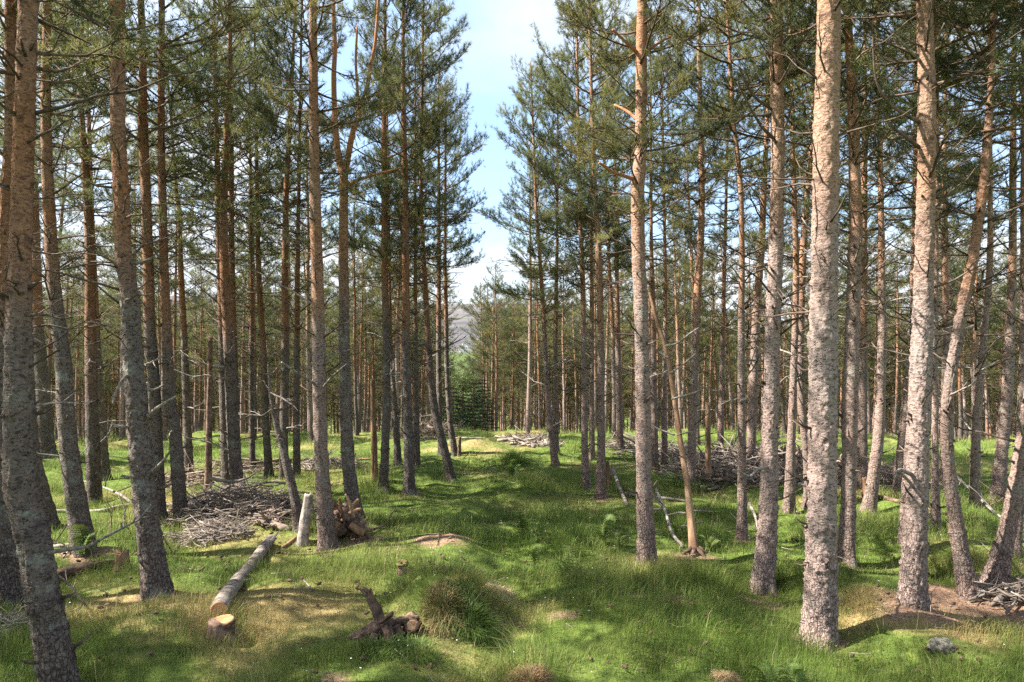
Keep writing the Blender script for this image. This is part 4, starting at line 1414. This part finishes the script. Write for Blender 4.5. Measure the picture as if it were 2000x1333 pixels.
# barkless leaning dead trunk right of the ride
b9 = at(1358, 1083)
D9 = b9.y
pts9 = [(1358, 1092, 24), (1352, 1040, 15), (1345, 975, 13), (1340, 930, 12), (1330, 870, 11), (1322, 810, 10), (1312, 745, 11), (1303, 690, 10), (1290, 650, 9), (1278, 608, 8), (1268, 572, 5)]
root9 = thing("dead_leaning_trunk", b9, "barkless orange and yellow dead trunk leaning left, right of the sturdy brown pine", "dead tree")
P9, R9 = dense([ray(x, y, D9 + 0.0015 * (1090 - y)) - np.array(b9) for x, y, w in pts9], [w * D9 / FPX / 2 for x, y, w in pts9], 10)
mb = MB()
mb.tube(P9, R9, 18, 0, ref=np.array([0, 1, 0]), disp=rough(0.10, 5, 8))
link("trunk", mb.mesh("trunk", [ORANGEWOOD]), root9)
for pts in ([(1308, 730, 4), (1330, 715, 3), (1360, 690, 2)], [(1312, 780, 4), (1340, 772, 3), (1372, 762, 2)], [(1318, 850, 4), (1290, 840, 3), (1277, 833, 2)], [(1323, 850, 3), (1345, 845, 3), (1364, 846, 2)],
            [(1341, 1003, 4), (1325, 1002, 4), (1305, 1006, 2)], [(1350, 1028, 4), (1335, 1027, 4), (1330, 1031, 3)], [(1354, 1025, 4), (1365, 1022, 3), (1374, 1020, 2)], [(1345, 1000, 4), (1365, 998, 3), (1395, 1000, 2)],
            [(1300, 676, 5), (1320, 672, 4), (1350, 650, 3), (1366, 640, 2)], [(1306, 700, 4), (1290, 690, 3), (1270, 672, 2)]):
    px_limb(root9, b9, D9 + 0.2, pts, "dead_branch", DEADWOOD, 0.1)
for q in range(6):
    a = q * 1.05
    mb = MB()
    mb.tube(np.array([[0.03 * math.cos(a), 0.03 * math.sin(a), 0.06], [0.10 * math.cos(a), 0.10 * math.sin(a), 0.02], [0.18 * math.cos(a), 0.18 * math.sin(a), -0.04]]), np.array([0.026, 0.018, 0.008]), 6, 0)
    link("root", mb.mesh("root", [ROTWOOD]), root9)

# gnarled rootstock in the foreground with its sawn stub, at the foot of the grassy mound
b8 = at(752, 1250)
D8 = b8.y
root8 = thing("gnarled_rootstock", b8, "dark gnarled dead rootstock with one upright broken arm, before the grassy mound", "dead root")
for nm, pts, dep in (("root_arm", [(756, 1256, 32), (748, 1226, 22), (740, 1204, 15), (731, 1182, 16), (719, 1160, 11), (710, 1148, 4)], 0.0),
                     ("root_arm", [(756, 1228, 34), (728, 1232, 28), (704, 1242, 20), (684, 1250, 14), (668, 1256, 6)], 0.05),
                     ("root_arm", [(750, 1222, 20), (776, 1216, 18), (800, 1212, 14), (818, 1206, 8)], 0.06),
                     ("root_arm", [(745, 1215, 10), (757, 1206, 8), (766, 1198, 6)], -0.14),
                     ("root_arm", [(757, 1225, 16), (760, 1245, 14), (764, 1268, 10)], -0.16),
                     ("root_arm", [(772, 1222, 16), (780, 1245, 14), (788, 1270, 10)], -0.05),
                     ("root_arm", [(735, 1240, 14), (726, 1256, 10), (716, 1268, 6)], -0.12),
                     ("root_arm", [(716, 1162, 6), (704, 1152, 4), (694, 1150, 2)], 0.0),
                     ("root_arm", [(722, 1168, 7), (723, 1156, 5), (724, 1150, 3)], -0.02)):
    P, R = dense([ray(x, y, D8 + dep * (0.4 + i / len(pts))) - np.array(b8) for i, (x, y, w) in enumerate(pts)], [w * D8 / FPX / 2 for x, y, w in pts], 8)
    mb = MB()
    mb.tube(P, R * 1.12, 26, 0, disp=rough(0.42, len(pts) + int(pts[0][0]), 30))
    link(nm, mb.mesh(nm, [ROTWOOD]), root8)
pc = ray(805, 1222, D8 + 0.02) - np.array(b8)
mb = MB()
ax_ = np.array([0.12, -0.62, 0.22])
ax_ = ax_ / np.linalg.norm(ax_)
mb.tube(np.array([pc - ax_ * 0.16, pc - ax_ * 0.08, pc]), np.array([0.085, 0.066, 0.05]), 24, 0, disp=rough(0.25, 4, 30))
so_ = link("sawn_stub", mb.mesh("sawn_stub", [ROTWOOD]), root8)
disc("sawn_face", so_, pc + ax_ * 0.002, ax_, 0.038, 6, STUMPWOOD)

# rotten upturned roots behind the tall pine
b7 = at(675, 1046)
root7 = thing("uprooted_stump", b7, "dark rotten uprooted stump with broken roots between the tall and the forked pine", "dead root")
rng = np.random.default_rng(60)
u_, v_ = np.meshgrid(np.linspace(0, 2 * np.pi, 40, endpoint=False), np.linspace(0.02, np.pi - 0.02, 24))
dx_, dy_, dz_ = np.sin(v_) * np.cos(u_), np.sin(v_) * np.sin(u_), np.cos(v_)
rr = 1 + 0.45 * fbm(dx_ * 2.2, dy_ * 2.2, dz_ * 2.2, 4)
Vb = np.stack([0.20 * rr * dx_, 0.16 * rr * dy_, 0.12 + 0.17 * rr * dz_], -1).reshape(-1, 3)
qi, qj = np.arange(23)[:, None] * 40, np.arange(40)[None]
link("root_mass", np_mesh("root_mass", Vb, None, np.stack([qi + qj, qi + 40 + qj, qi + 40 + (qj + 1) % 40, qi + (qj + 1) % 40], -1).reshape(-1, 4), [ROTWOOD]), root7)
for pts, dep in (([(668, 1005, 16), (690, 1018, 14), (712, 1040, 11), (722, 1052, 8)], -0.2), ([(655, 1000, 18), (648, 985, 14), (640, 978, 9)], 0.0), ([(680, 1000, 14), (692, 986, 10), (700, 976, 6)], 0.0),
                 ([(670, 1010, 12), (666, 990, 9), (662, 974, 5)], -0.1), ([(660, 1020, 16), (652, 1036, 15), (646, 1046, 13)], -0.25), ([(690, 1012, 8), (684, 985, 6), (674, 965, 3)], -0.15),
                 ([(684, 1025, 15), (697, 1034, 15), (712, 1042, 14)], -0.28), ([(675, 1030, 18), (664, 1038, 17), (655, 1042, 16)], -0.26), ([(668, 1018, 10), (690, 1000, 8), (706, 994, 5)], -0.15)):
    P, R = dense([ray(x, y, b7.y + dep) - np.array(b7) for x, y, w in pts], [w * b7.y / FPX / 2 for x, y, w in pts], 8)
    mb = MB()
    mb.tube(P, R, 14, 0, disp=rough(0.2, int(pts[0][0]), 20))
    link("root", mb.mesh("root", [ROTWOOD if len(pts) > 3 or pts[0][0] % 2 else STUMPWOOD]), root7)

LOGS = "fallen branches and poles on the grass"
for i, (lab, pts, mat, tw, lf) in enumerate((
        ("long thin grey pole on the ground at left, passing behind the crooked pine", [(98, 1002, 9), (150, 1003, 9), (200, 1001, 9), (250, 991, 9), (330, 990, 8), (390, 988, 7), (452, 984, 5)], PALEWOOD, 2, None),
        ("forked dead branch rising over the long grey pole at left", [(262, 992, 7), (235, 978, 6), (205, 968, 5), (165, 960, 4)], PALEWOOD, 2, [0.02, 0.06, 0.10, 0.14]),
        ("split barky log running left from the jagged orange stump", [(106, 1140, 24), (140, 1127, 23), (170, 1117, 19), (205, 1107, 12), (232, 1100, 8)], ROTWOOD, 0, None),
        ("short pale log end with a stub, left of the leaning brown pine's foot", [(95, 1071, 9), (118, 1070, 9), (146, 1067, 8)], PALEWOOD, 2, None),
        ("thin stick propped against the foot of the leaning brown pine", [(122, 1092, 4), (150, 1072, 4), (174, 1055, 3)], PALEWOOD, 0, [0.0, 0.06, 0.14]),
        ("forked grey branch at the left frame edge behind the big dark pine", [(0, 1232, 8), (30, 1224, 7), (60, 1212, 6)], DEADWOOD, 2, None),
        ("thin grey stick lying right of the big dark foreground pine", [(112, 1205, 5), (140, 1196, 5), (178, 1180, 3)], DEADWOOD, 1, None),
        ("thin twiggy branch lying behind the crooked pine at left", [(190, 1060, 5), (240, 1054, 5), (300, 1046, 4), (345, 1040, 3)], DEADWOOD, 4, None),
        ("pale peeling log sloping to the grass behind the sturdy brown pine", [(1196, 930, 9), (1208, 958, 9), (1225, 990, 8)], PALEWOOD, 1, [0.12, 0.06, 0.0]),
        ("long grey pole on the ground passing behind the sturdy brown pine", [(1210, 966, 8), (1250, 972, 8), (1300, 977, 8), (1345, 982, 6)], PALEWOOD, 1, None),
        ("thin dark branch slanting down to the barkless trunk's foot", [(1280, 992, 6), (1298, 1022, 6), (1312, 1050, 8), (1335, 1072, 8)], DEADWOOD, 3, [0.25, 0.16, 0.04, 0.0]),
        ("long brown pole lying behind the second big pale trunk at right", [(1706, 972, 10), (1760, 985, 10), (1830, 1003, 9), (1910, 1016, 7)], ROTWOOD, 3, None),
        ("dead branch sloping down to the right at the right back rows", [(1866, 960, 6), (1900, 985, 6), (1930, 1005, 6), (1958, 1018, 5)], DEADWOOD, 3, [0.22, 0.16, 0.08, 0.02]),
        ("grey log end entering the frame at the right edge", [(1948, 1142, 9), (1975, 1150, 9), (2010, 1160, 9)], PALEWOOD, 2, None),
        ("thin forked stick on the litter near the right edge", [(1950, 1150, 5), (1972, 1172, 4), (1985, 1182, 3)], PALEWOOD, 0, None),
        ("fallen pole among the left pines far behind the brushwood", [(560, 905, 6), (600, 900, 6), (650, 898, 6), (725, 899, 5)], ORANGEWOOD, 2, None),
        ("orange splintered log beyond the brushwood at left", [(470, 912, 7), (505, 908, 8), (548, 900, 6)], ORANGEWOOD, 2, None),
        ("long fallen pole across the far left end of the ride", [(790, 858, 4), (850, 858, 4), (905, 857, 4), (948, 857, 3)], DEADWOOD, 2, None),
        ("curved fallen branch to the right of the rotten root pile", [(700, 1048, 9), (730, 1040, 7), (752, 1030, 5), (768, 1012, 3)], ROTWOOD, 2, [0, 0.02, 0.02, 0.08]),
        ("pale splintered plank of wood leaning at the foot of the pale stub", [(552, 1072, 7), (566, 1063, 8), (578, 1053, 6)], ORANGEWOOD, 0, None),
        ("thin brown branch lying along the front of the brushwood heap", [(316, 1088, 5), (345, 1078, 6), (380, 1066, 6), (420, 1056, 4)], ROTWOOD, 3, None),
        ("pale twig on the mossy slope left of the rootstock", [(592, 1134, 3), (603, 1146, 4), (610, 1152, 3)], PALEWOOD, 0, None),
        ("pale thin stick lying on the grass near the right foreground stone", [(1712, 1190, 3), (1735, 1202, 3), (1758, 1210, 3)], PALEWOOD, 0, None),
        ("dead pale branch lying beside the big pinkish pine", [(1462, 1000, 8), (1475, 1020, 7), (1482, 1045, 5)], PALEWOOD, 2, [0.1, 0.05, 0.0]),
        ("short snapped pole in the grass by the far right rows", [(1240, 905, 5), (1265, 910, 5), (1290, 915, 4)], PALEWOOD, 2, None))):
    ground_log("fallen_branch", lab, "branch", pts, mat, LOGS, 0.10, 10 if pts[0][2] < 10 else 20, tw, 20 + i, 0.1, lf)


def brush(label_name, px, py, rx, ry, h, n, seed, mat, lmin=0.25, lmax=0.9, rad=0.006):
    """a heap of dead twigs nobody could count"""
    c = at(px, py)
    rng = np.random.default_rng(seed)
    mb = MB()
    for i in range(n):
        q = math.sqrt(rng.random())
        a = rng.uniform(0, 6.28)
        x, y = rx * q * math.cos(a), ry * q * math.sin(a)
        z = float(ground_z(c.x + x, c.y + y)) - c.z + h * (1 - q ** 1.6) * rng.random() ** 0.8 + 0.01
        az = rng.normal(0.2, 0.7) + (math.pi if rng.random() < 0.5 else 0)
        el = rng.normal(0.05, 0.25)
        if rng.random() < 0.14:
            el = rng.uniform(0.4, 1.3)
        L = rng.uniform(lmin, lmax) * (1.1 - 0.5 * q)
        s = np.linspace(-0.5, 0.5, 5)[:, None]
        d = np.array([math.cos(az) * math.cos(el), math.sin(az) * math.cos(el), math.sin(el)])
        P = np.array([x, y, z]) + d * s * L + rng.normal(0, 0.05, 3) * (s ** 2) * L * 6 + np.array([0, 0, 0.03])
        r = rad * rng.lognormal(0, 0.65)
        mb.tube(P, r * np.array([1.1, 1, 0.85, 0.6, 0.3]), 4 if r < 0.012 else 7, 0)
        for k in range(rng.integers(0, 4)):
            b = P[rng.integers(1, 4)]
            d2 = unit(d + rng.normal(0, 0.7, 3)) * L * rng.uniform(0.15, 0.4)
            mb.tube(np.array([b, b + d2 * 0.55 + rng.normal(0, 0.015, 3), b + d2]), r * np.array([0.6, 0.45, 0.2]), 3, 0, cap=False)
    o = kind(link(label_name, mb.mesh(label_name, [mat])), 'stuff')
    o.location = c
    return o


BRUSHG = wood_material("brushwood_grey", (0.11, 0.088, 0.075), (0.35, 0.295, 0.25), 9, (1, 1, 1))
BRUSHB = wood_material("brushwood_brown", (0.11, 0.082, 0.064), (0.36, 0.28, 0.225), 9, (1, 1, 1))
brush("brushwood", 470, 1022, 0.95, 0.60, 0.52, 1250, 1, BRUSHG, 0.18, 0.75, 0.0040)
brush("brushwood", 410, 1056, 0.45, 0.3, 0.16, 340, 2, BRUSHG, 0.15, 0.5, 0.0038)
brush("brushwood", 545, 1028, 0.35, 0.4, 0.22, 200, 3, BRUSHB, 0.2, 0.7, 0.008)
brush("brushwood", 362, 948, 0.5, 0.7, 0.24, 170, 4, BRUSHB, 0.2, 0.8, 0.007)
brush("brushwood", 1450, 925, 1.35, 1.3, 0.34, 520, 5, BRUSHG, 0.4, 1.5, 0.010)
brush("brushwood", 1380, 945, 0.5, 0.6, 0.2, 160, 6, BRUSHB, 0.3, 1.0, 0.010)
brush("brushwood", 1560, 925, 1.0, 1.0, 0.28, 240, 7, BRUSHB, 0.5, 1.6, 0.013)
brush("brushwood", 1268, 890, 1.1, 1.1, 0.22, 240, 8, BRUSHG, 0.3, 1.1, 0.009)
brush("brushwood", 1042, 868, 0.6, 0.9, 0.16, 130, 9, BRUSHG, 0.3, 1.0, 0.010)
brush("brushwood", 835, 852, 0.8, 1.0, 0.40, 200, 10, BRUSHB, 0.3, 1.0, 0.009)
brush("brushwood", 640, 915, 0.7, 0.8, 0.14, 90, 11, BRUSHG, 0.3, 1.0, 0.008)
brush("brushwood", 485, 918, 0.6, 0.7, 0.12, 70, 12, BRUSHB, 0.3, 1.0, 0.008)
brush("brushwood", 1730, 940, 0.7, 0.8, 0.25, 170, 13, BRUSHB, 0.3, 1.1, 0.010)
brush("brushwood", 1985, 1168, 0.3, 0.2, 0.08, 60, 14, BRUSHG, 0.2, 0.6, 0.006)
brush("brushwood", 20, 1240, 0.22, 0.2, 0.10, 90, 15, BRUSHG, 0.12, 0.4, 0.005)

# ------------------------------------------------------------------ ferns, tussocks, stone, flowers
FR = []
for i in range(4):
    rng = np.random.default_rng(800 + i)
    s = np.linspace(0, 1, 16)
    P = np.stack([s * 0.26, 0.02 * np.sin(s * 3 + i), 0.16 * np.sin(s * 2.2) * (1 + 0.2 * i) * 0.9], -1)
    mb = MB()
    mb.tube(P, 0.0022 * (1 - 0.8 * s), 4, 0, tint=0.4)
    for j in range(2, 16):
        ln = 0.075 * math.sin(math.pi * min(1, 0.25 + 0.75 * s[j])) ** 0.8 * rng.uniform(0.85, 1.1) + 0.006
        for sg in (-1, 1):
            tip = P[j] + np.array([0.45 * ln, sg * ln, -0.18 * ln])
            m_ = (P[j] + tip) / 2
            nr = 5
            for q in range(nr):
                b0 = P[j] + (tip - P[j]) * q / nr
                b1 = P[j] + (tip - P[j]) * (q + 1.25) / nr
                wdt = 0.012 * (1 - q / nr) + 0.003
                c0 = b0 + (b1 - b0) * 0.6
                mb.add([b0, c0 + [wdt, 0, 0.002], b1, c0 - [wdt, 0, 0.002]], None, [[0, 1, 2, 3]], 0, rng.uniform(0.3, 0.9))
    FR.append(mb.mesh("frond", [FERN]))
for i, (px, py, n, sc_, lab) in enumerate(((1046, 1112, 5, 0.75, "small fern left of the pair of ferns on the middle slope"), (1108, 1132, 7, 0.85, "bright yellow green fern in the sun at the centre right"),
                                          (1180, 1062, 7, 0.85, "yellowish fern clump near the sturdy brown pine"), (1020, 1052, 8, 0.85, "dark shaded fern clump in the middle of the ride"),
                                          (1385, 1078, 6, 0.6, "fern at the right foot of the barkless leaning trunk"), (1210, 1075, 6, 0.5, "fern just left of the sturdy brown pine's foot"),
                                          (1505, 1362, 7, 0.7, "bright fern at the bottom edge left of the largest trunk"), (1555, 1362, 5, 0.6, "fern tip at the bottom edge below the largest trunk"),
                                          (160, 1090, 8, 1.0, "young bright green fern at the foot of the leaning brown pine"), (1000, 935, 8, 0.9, "dark fern tuft in the middle distance of the ride"))):
    p = at(px, py)
    rng = np.random.default_rng(80 + i)
    r = thing("fern", p, lab, "fern", "ferns in the grass")
    for k in range(n):
        f = link("frond", FR[rng.integers(4)], r)
        f.rotation_euler = (rng.uniform(-0.3, 0.3), rng.uniform(-0.9, -0.1), k * 6.28 / n + rng.normal(0, 0.25))
        s = sc_ * rng.uniform(0.75, 1.15)
        f.scale = (s, s, s)


def tussock(px, py, n, R, L, lab, seed, col, droop=0.8):
    p = at(px, py)
    rng = np.random.default_rng(seed)
    az = rng.uniform(0, 6.28, n)
    q = np.sqrt(rng.random(n))
    b = np.stack([R * q * np.cos(az), R * q * np.sin(az), 0 * az], -1)
    b[:, 2] = ground_z(p.x + b[:, 0], p.y + b[:, 1]) - p.z - 0.005 + 0.25 * L * (1 - q ** 2)
    out = np.stack([np.cos(az + rng.normal(0, 0.4, n)), np.sin(az + rng.normal(0, 0.4, n)), 0 * az], -1)
    l = L * rng.uniform(0.5, 1.2, n)[:, None]
    up = np.array([0, 0, 1.0])
    k = (0.25 + 0.75 * q)[:, None]
    m1 = b + out * l * 0.30 * k + up * l * 0.42
    m2 = b + out * l * 0.65 * k + up * l * (0.60 - 0.2 * droop * k)
    e = b + out * l * 0.95 * k + up * l * (0.62 - 0.75 * droop * k)
    w = np.stack([-np.sin(az), np.cos(az), 0 * az], -1) * 0.0018
    V = np.stack([b - w, b + w, m1 - w, m1 + w, m2 - w * .7, m2 + w * .7, e], 1).reshape(-1, 3)
    tr = np.array([[0, 1, 3], [0, 3, 2], [2, 3, 5], [2, 5, 4], [4, 5, 6]])
    T = (np.arange(n)[:, None, None] * 7 + tr[None]).reshape(-1, 3)
    c = np.array(col) * rng.uniform(0.65, 1.2, n)[:, None]
    c = np.repeat(np.concatenate([c, np.ones((n, 1))], 1), 7, 0)
    o = link("grass_tussock", np_mesh("grass_tussock", V, T, None, [GRASS], None, {'col': c}, False))
    o.location = p
    tag(o, lab, "tussock", "grass tussocks")


STRAW, TAN, LUSH = (0.50, 0.40, 0.22), (0.36, 0.24, 0.13), (0.10, 0.17, 0.03)
tussock(972, 1168, 700, 0.08, 0.12, "pale straw tussock of dead grass right of the grassy mound", 1, (0.58, 0.47, 0.30))
tussock(1035, 1352, 1200, 0.09, 0.13, "brown dead grass tussock at the bottom edge near the centre", 2, TAN)
tussock(1422, 1338, 900, 0.05, 0.09, "small tan grass tussock at the bottom edge left of the largest trunk", 3, (0.42, 0.31, 0.18))
tussock(745, 1276, 420, 0.16, 0.11, "small green grass clump in front of the gnarled rootstock, to its left", 11, (0.12, 0.18, 0.04), 0.5)
tussock(806, 1280, 420, 0.15, 0.12, "small green grass clump under the rootstock's sawn stub", 12, (0.12, 0.18, 0.04), 0.5)
tussock(915, 1215, 900, 0.16, 0.17, "dark green grass hanging off the right foot of the mound", 13, (0.075, 0.12, 0.026), 0.9)
tussock(866, 1205, 700, 0.12, 0.14, "brownish thatch on the front of the mound", 14, (0.25, 0.185, 0.085), 1.0)
tussock(1340, 960, 900, 0.35, 0.3, "lush grass tussock beyond the barkless leaning trunk", 9, LUSH, 0.6)
tussock(1005, 905, 900, 0.25, 0.3, "round lush tussock in the middle distance of the ride", 10, LUSH, 0.7)

p = at(1838, 1268)
u_, v_ = np.meshgrid(np.linspace(0, 2 * np.pi, 32, endpoint=False), np.linspace(0.02, np.pi - 0.02, 20))
dx_, dy_, dz_ = np.sin(v_) * np.cos(u_), np.sin(v_) * np.sin(u_), np.cos(v_)
rr = 1 + 0.25 * fbm(dx_ * 1.7 + 4, dy_ * 1.7, dz_ * 1.7, 4)
Vb = np.stack([0.085 * rr * dx_, 0.07 * rr * dy_, 0.012 + 0.055 * rr * dz_], -1).reshape(-1, 3)
qi, qj = np.arange(19)[:, None] * 32, np.arange(32)[None]
o = link("stone", np_mesh("stone", Vb, None, np.stack([qi + qj, qi + 32 + qj, qi + 32 + (qj + 1) % 32, qi + (qj + 1) % 32], -1).reshape(-1, 4), [STONE]))
o.location = p
tag(o, "pale lichened stone in the grass at the right foreground", "stone")

rng = np.random.default_rng(31)
n = 420
d_ = np.sqrt(rng.uniform(3.3 ** 2, 9 ** 2, n))
x_ = rng.uniform(-1, 1, n) * 0.75 * d_
ok = noise3(x_ / 0.9, d_ / 0.9, 9) > 0.0
d_, x_ = d_[ok], x_[ok]
n = len(d_)
c = np.stack([x_, d_, ground_z(x_, d_) + rng.uniform(0.05, 0.11, n)], -1)
V = []
for k in range(5):
    a = k * 1.2566
    V.append(c + np.array([math.cos(a), math.sin(a), 0.35]) * 0.0055)
V = np.stack([c] + V, 1).reshape(-1, 3)
tr = np.array([[0, 1, 2], [0, 2, 3], [0, 3, 4], [0, 4, 5], [0, 5, 1]])
kind(link("white_flowers", np_mesh("white_flowers", V, (np.arange(n)[:, None, None] * 6 + tr[None]).reshape(-1, 3), None, [PETAL])), 'stuff')

# ------------------------------------------------------------------ fallen twigs and cones lying in the grass and on the litter
rng = np.random.default_rng(97)
mb = MB()
n = 0
while n < 1300:
    d = math.sqrt(rng.uniform(3.2 ** 2, 13 ** 2))
    x = rng.uniform(-1, 1) * (0.78 * d + 0.5)
    l_ = float(litter(np.array([x]), np.array([d]))[0])
    if rng.random() > 0.5 + 0.5 * l_:
        continue
    n += 1
    z = float(ground_z(x, d)) + (0.012 if l_ > 0.5 else rng.uniform(0.015, 0.06))
    az, L = rng.uniform(0, 6.28), rng.lognormal(-2.3, 0.6)
    dv = np.array([math.cos(az), math.sin(az), rng.normal(0, 0.2)]) * L
    p0 = np.array([x, d, z])
    mb.tube(np.array([p0, p0 + dv * 0.5 + rng.normal(0, 0.08, 3) * L, p0 + dv]), np.array([1, 0.8, 0.5]) * rng.uniform(0.0018, 0.0045), 4, int(rng.random() < 0.5))
kind(link("twig_litter", mb.mesh("twig_litter", [BRUSHG, ROTWOOD])), 'stuff')
mb = MB()
for i in range(320):
    d = math.sqrt(rng.uniform(3.2 ** 2, 8 ** 2))
    x = rng.uniform(-1, 1) * (0.78 * d + 0.5)
    z = float(ground_z(x, d)) + rng.uniform(0.012, 0.04)
    a = rng.uniform(0, 6.28)
    q = np.linspace(0, 1, 6)
    mb.tube(np.array([x, d, z]) + q[:, None] * np.array([math.cos(a), math.sin(a), 0.2]) * 0.045, 0.013 * np.sin(np.pi * (0.12 + 0.8 * q)) ** 0.8, 7, 0, disp=rough(0.25, i, 60))
kind(link("pine_cones", mb.mesh("pine_cones", [ROTWOOD])), 'stuff')

# ------------------------------------------------------------------ small leafy ground cover and tall dry stalks in the grass
n = 26000
y_ = np.sqrt(RNG.uniform(3.1 ** 2, 10 ** 2, n))
x_ = RNG.uniform(-1, 1, n) * (0.8 * y_ + 0.5)
ok = (fbm(x_ / 0.5 + 31, y_ / 0.5, 6, 2) > 0.30) & (litter(x_, y_) < 0.4)
x_, y_ = x_[ok], y_[ok]
n = len(x_)
P = np.stack([x_, y_, ground_z(x_, y_) + RNG.uniform(0.02, 0.085, n)], -1)
d1 = unit(RNG.normal(0, 1, (n, 3)) * np.array([1, 1, 0.35]))
d2 = unit(np.cross(d1, RNG.normal(0, 0.35, (n, 3)) + np.array([0, 0, 1.0])))
ls = RNG.uniform(0.010, 0.022, (n, 1))
V = np.stack([P, P + d1 * ls * 0.5 + d2 * ls * 0.33, P + d1 * ls, P + d1 * ls * 0.5 - d2 * ls * 0.33], 1).reshape(-1, 3)
c = np.array([0.075, 0.125, 0.03]) * RNG.uniform(0.6, 1.5, (n, 1)) + np.array([0.04, 0.0, 0.0]) * (RNG.random((n, 1)) < 0.2)
c = np.repeat(np.concatenate([c, np.ones((n, 1))], 1), 4, 0)
kind(link("leafy_ground_cover", np_mesh("leafy_ground_cover", V, None, np.arange(n * 4).reshape(-1, 4), [GRASS], None, {'col': c}, False)), 'stuff')
n = 5200
y_ = np.sqrt(RNG.uniform(3.1 ** 2, 13 ** 2, n))
x_ = RNG.uniform(-1, 1, n) * (0.8 * y_ + 0.5)
ok = fbm(x_ / 0.8 + 3, y_ / 0.8, 8, 2) > -0.1
x_, y_ = x_[ok], y_[ok]
n = len(x_)
P = np.stack([x_, y_, ground_z(x_, y_)], -1)
az = RNG.uniform(0, 6.28, n)
h = RNG.uniform(0.10, 0.24, n)
o1 = np.stack([np.cos(az), np.sin(az), 0 * az], -1)
l1 = (RNG.uniform(0.15, 0.7, n) * h)[:, None]
hh = h[:, None] * np.array([0, 0, 1.0])
w = np.stack([-np.sin(az), np.cos(az), 0 * az], -1) * 0.0013
V = np.stack([P - w, P + w, P + o1 * l1 * 0.3 + hh * 0.6 - w * 0.8, P + o1 * l1 * 0.3 + hh * 0.6 + w * 0.8, P + o1 * l1 + hh * 0.95], 1).reshape(-1, 3)
tr = np.array([[0, 1, 3], [0, 3, 2], [2, 3, 4]])
c = np.where(RNG.random((n, 1)) < 0.6, np.array([[0.45, 0.37, 0.20]]), np.array([[0.20, 0.23, 0.07]])) * RNG.uniform(0.7, 1.15, (n, 1))
c = np.repeat(np.concatenate([c, np.ones((n, 1))], 1), 5, 0)
kind(link("dry_stalks", np_mesh("dry_stalks", V, (np.arange(n)[:, None, None] * 5 + tr[None]).reshape(-1, 3), None, [GRASS], None, {'col': c}, False)), 'stuff')
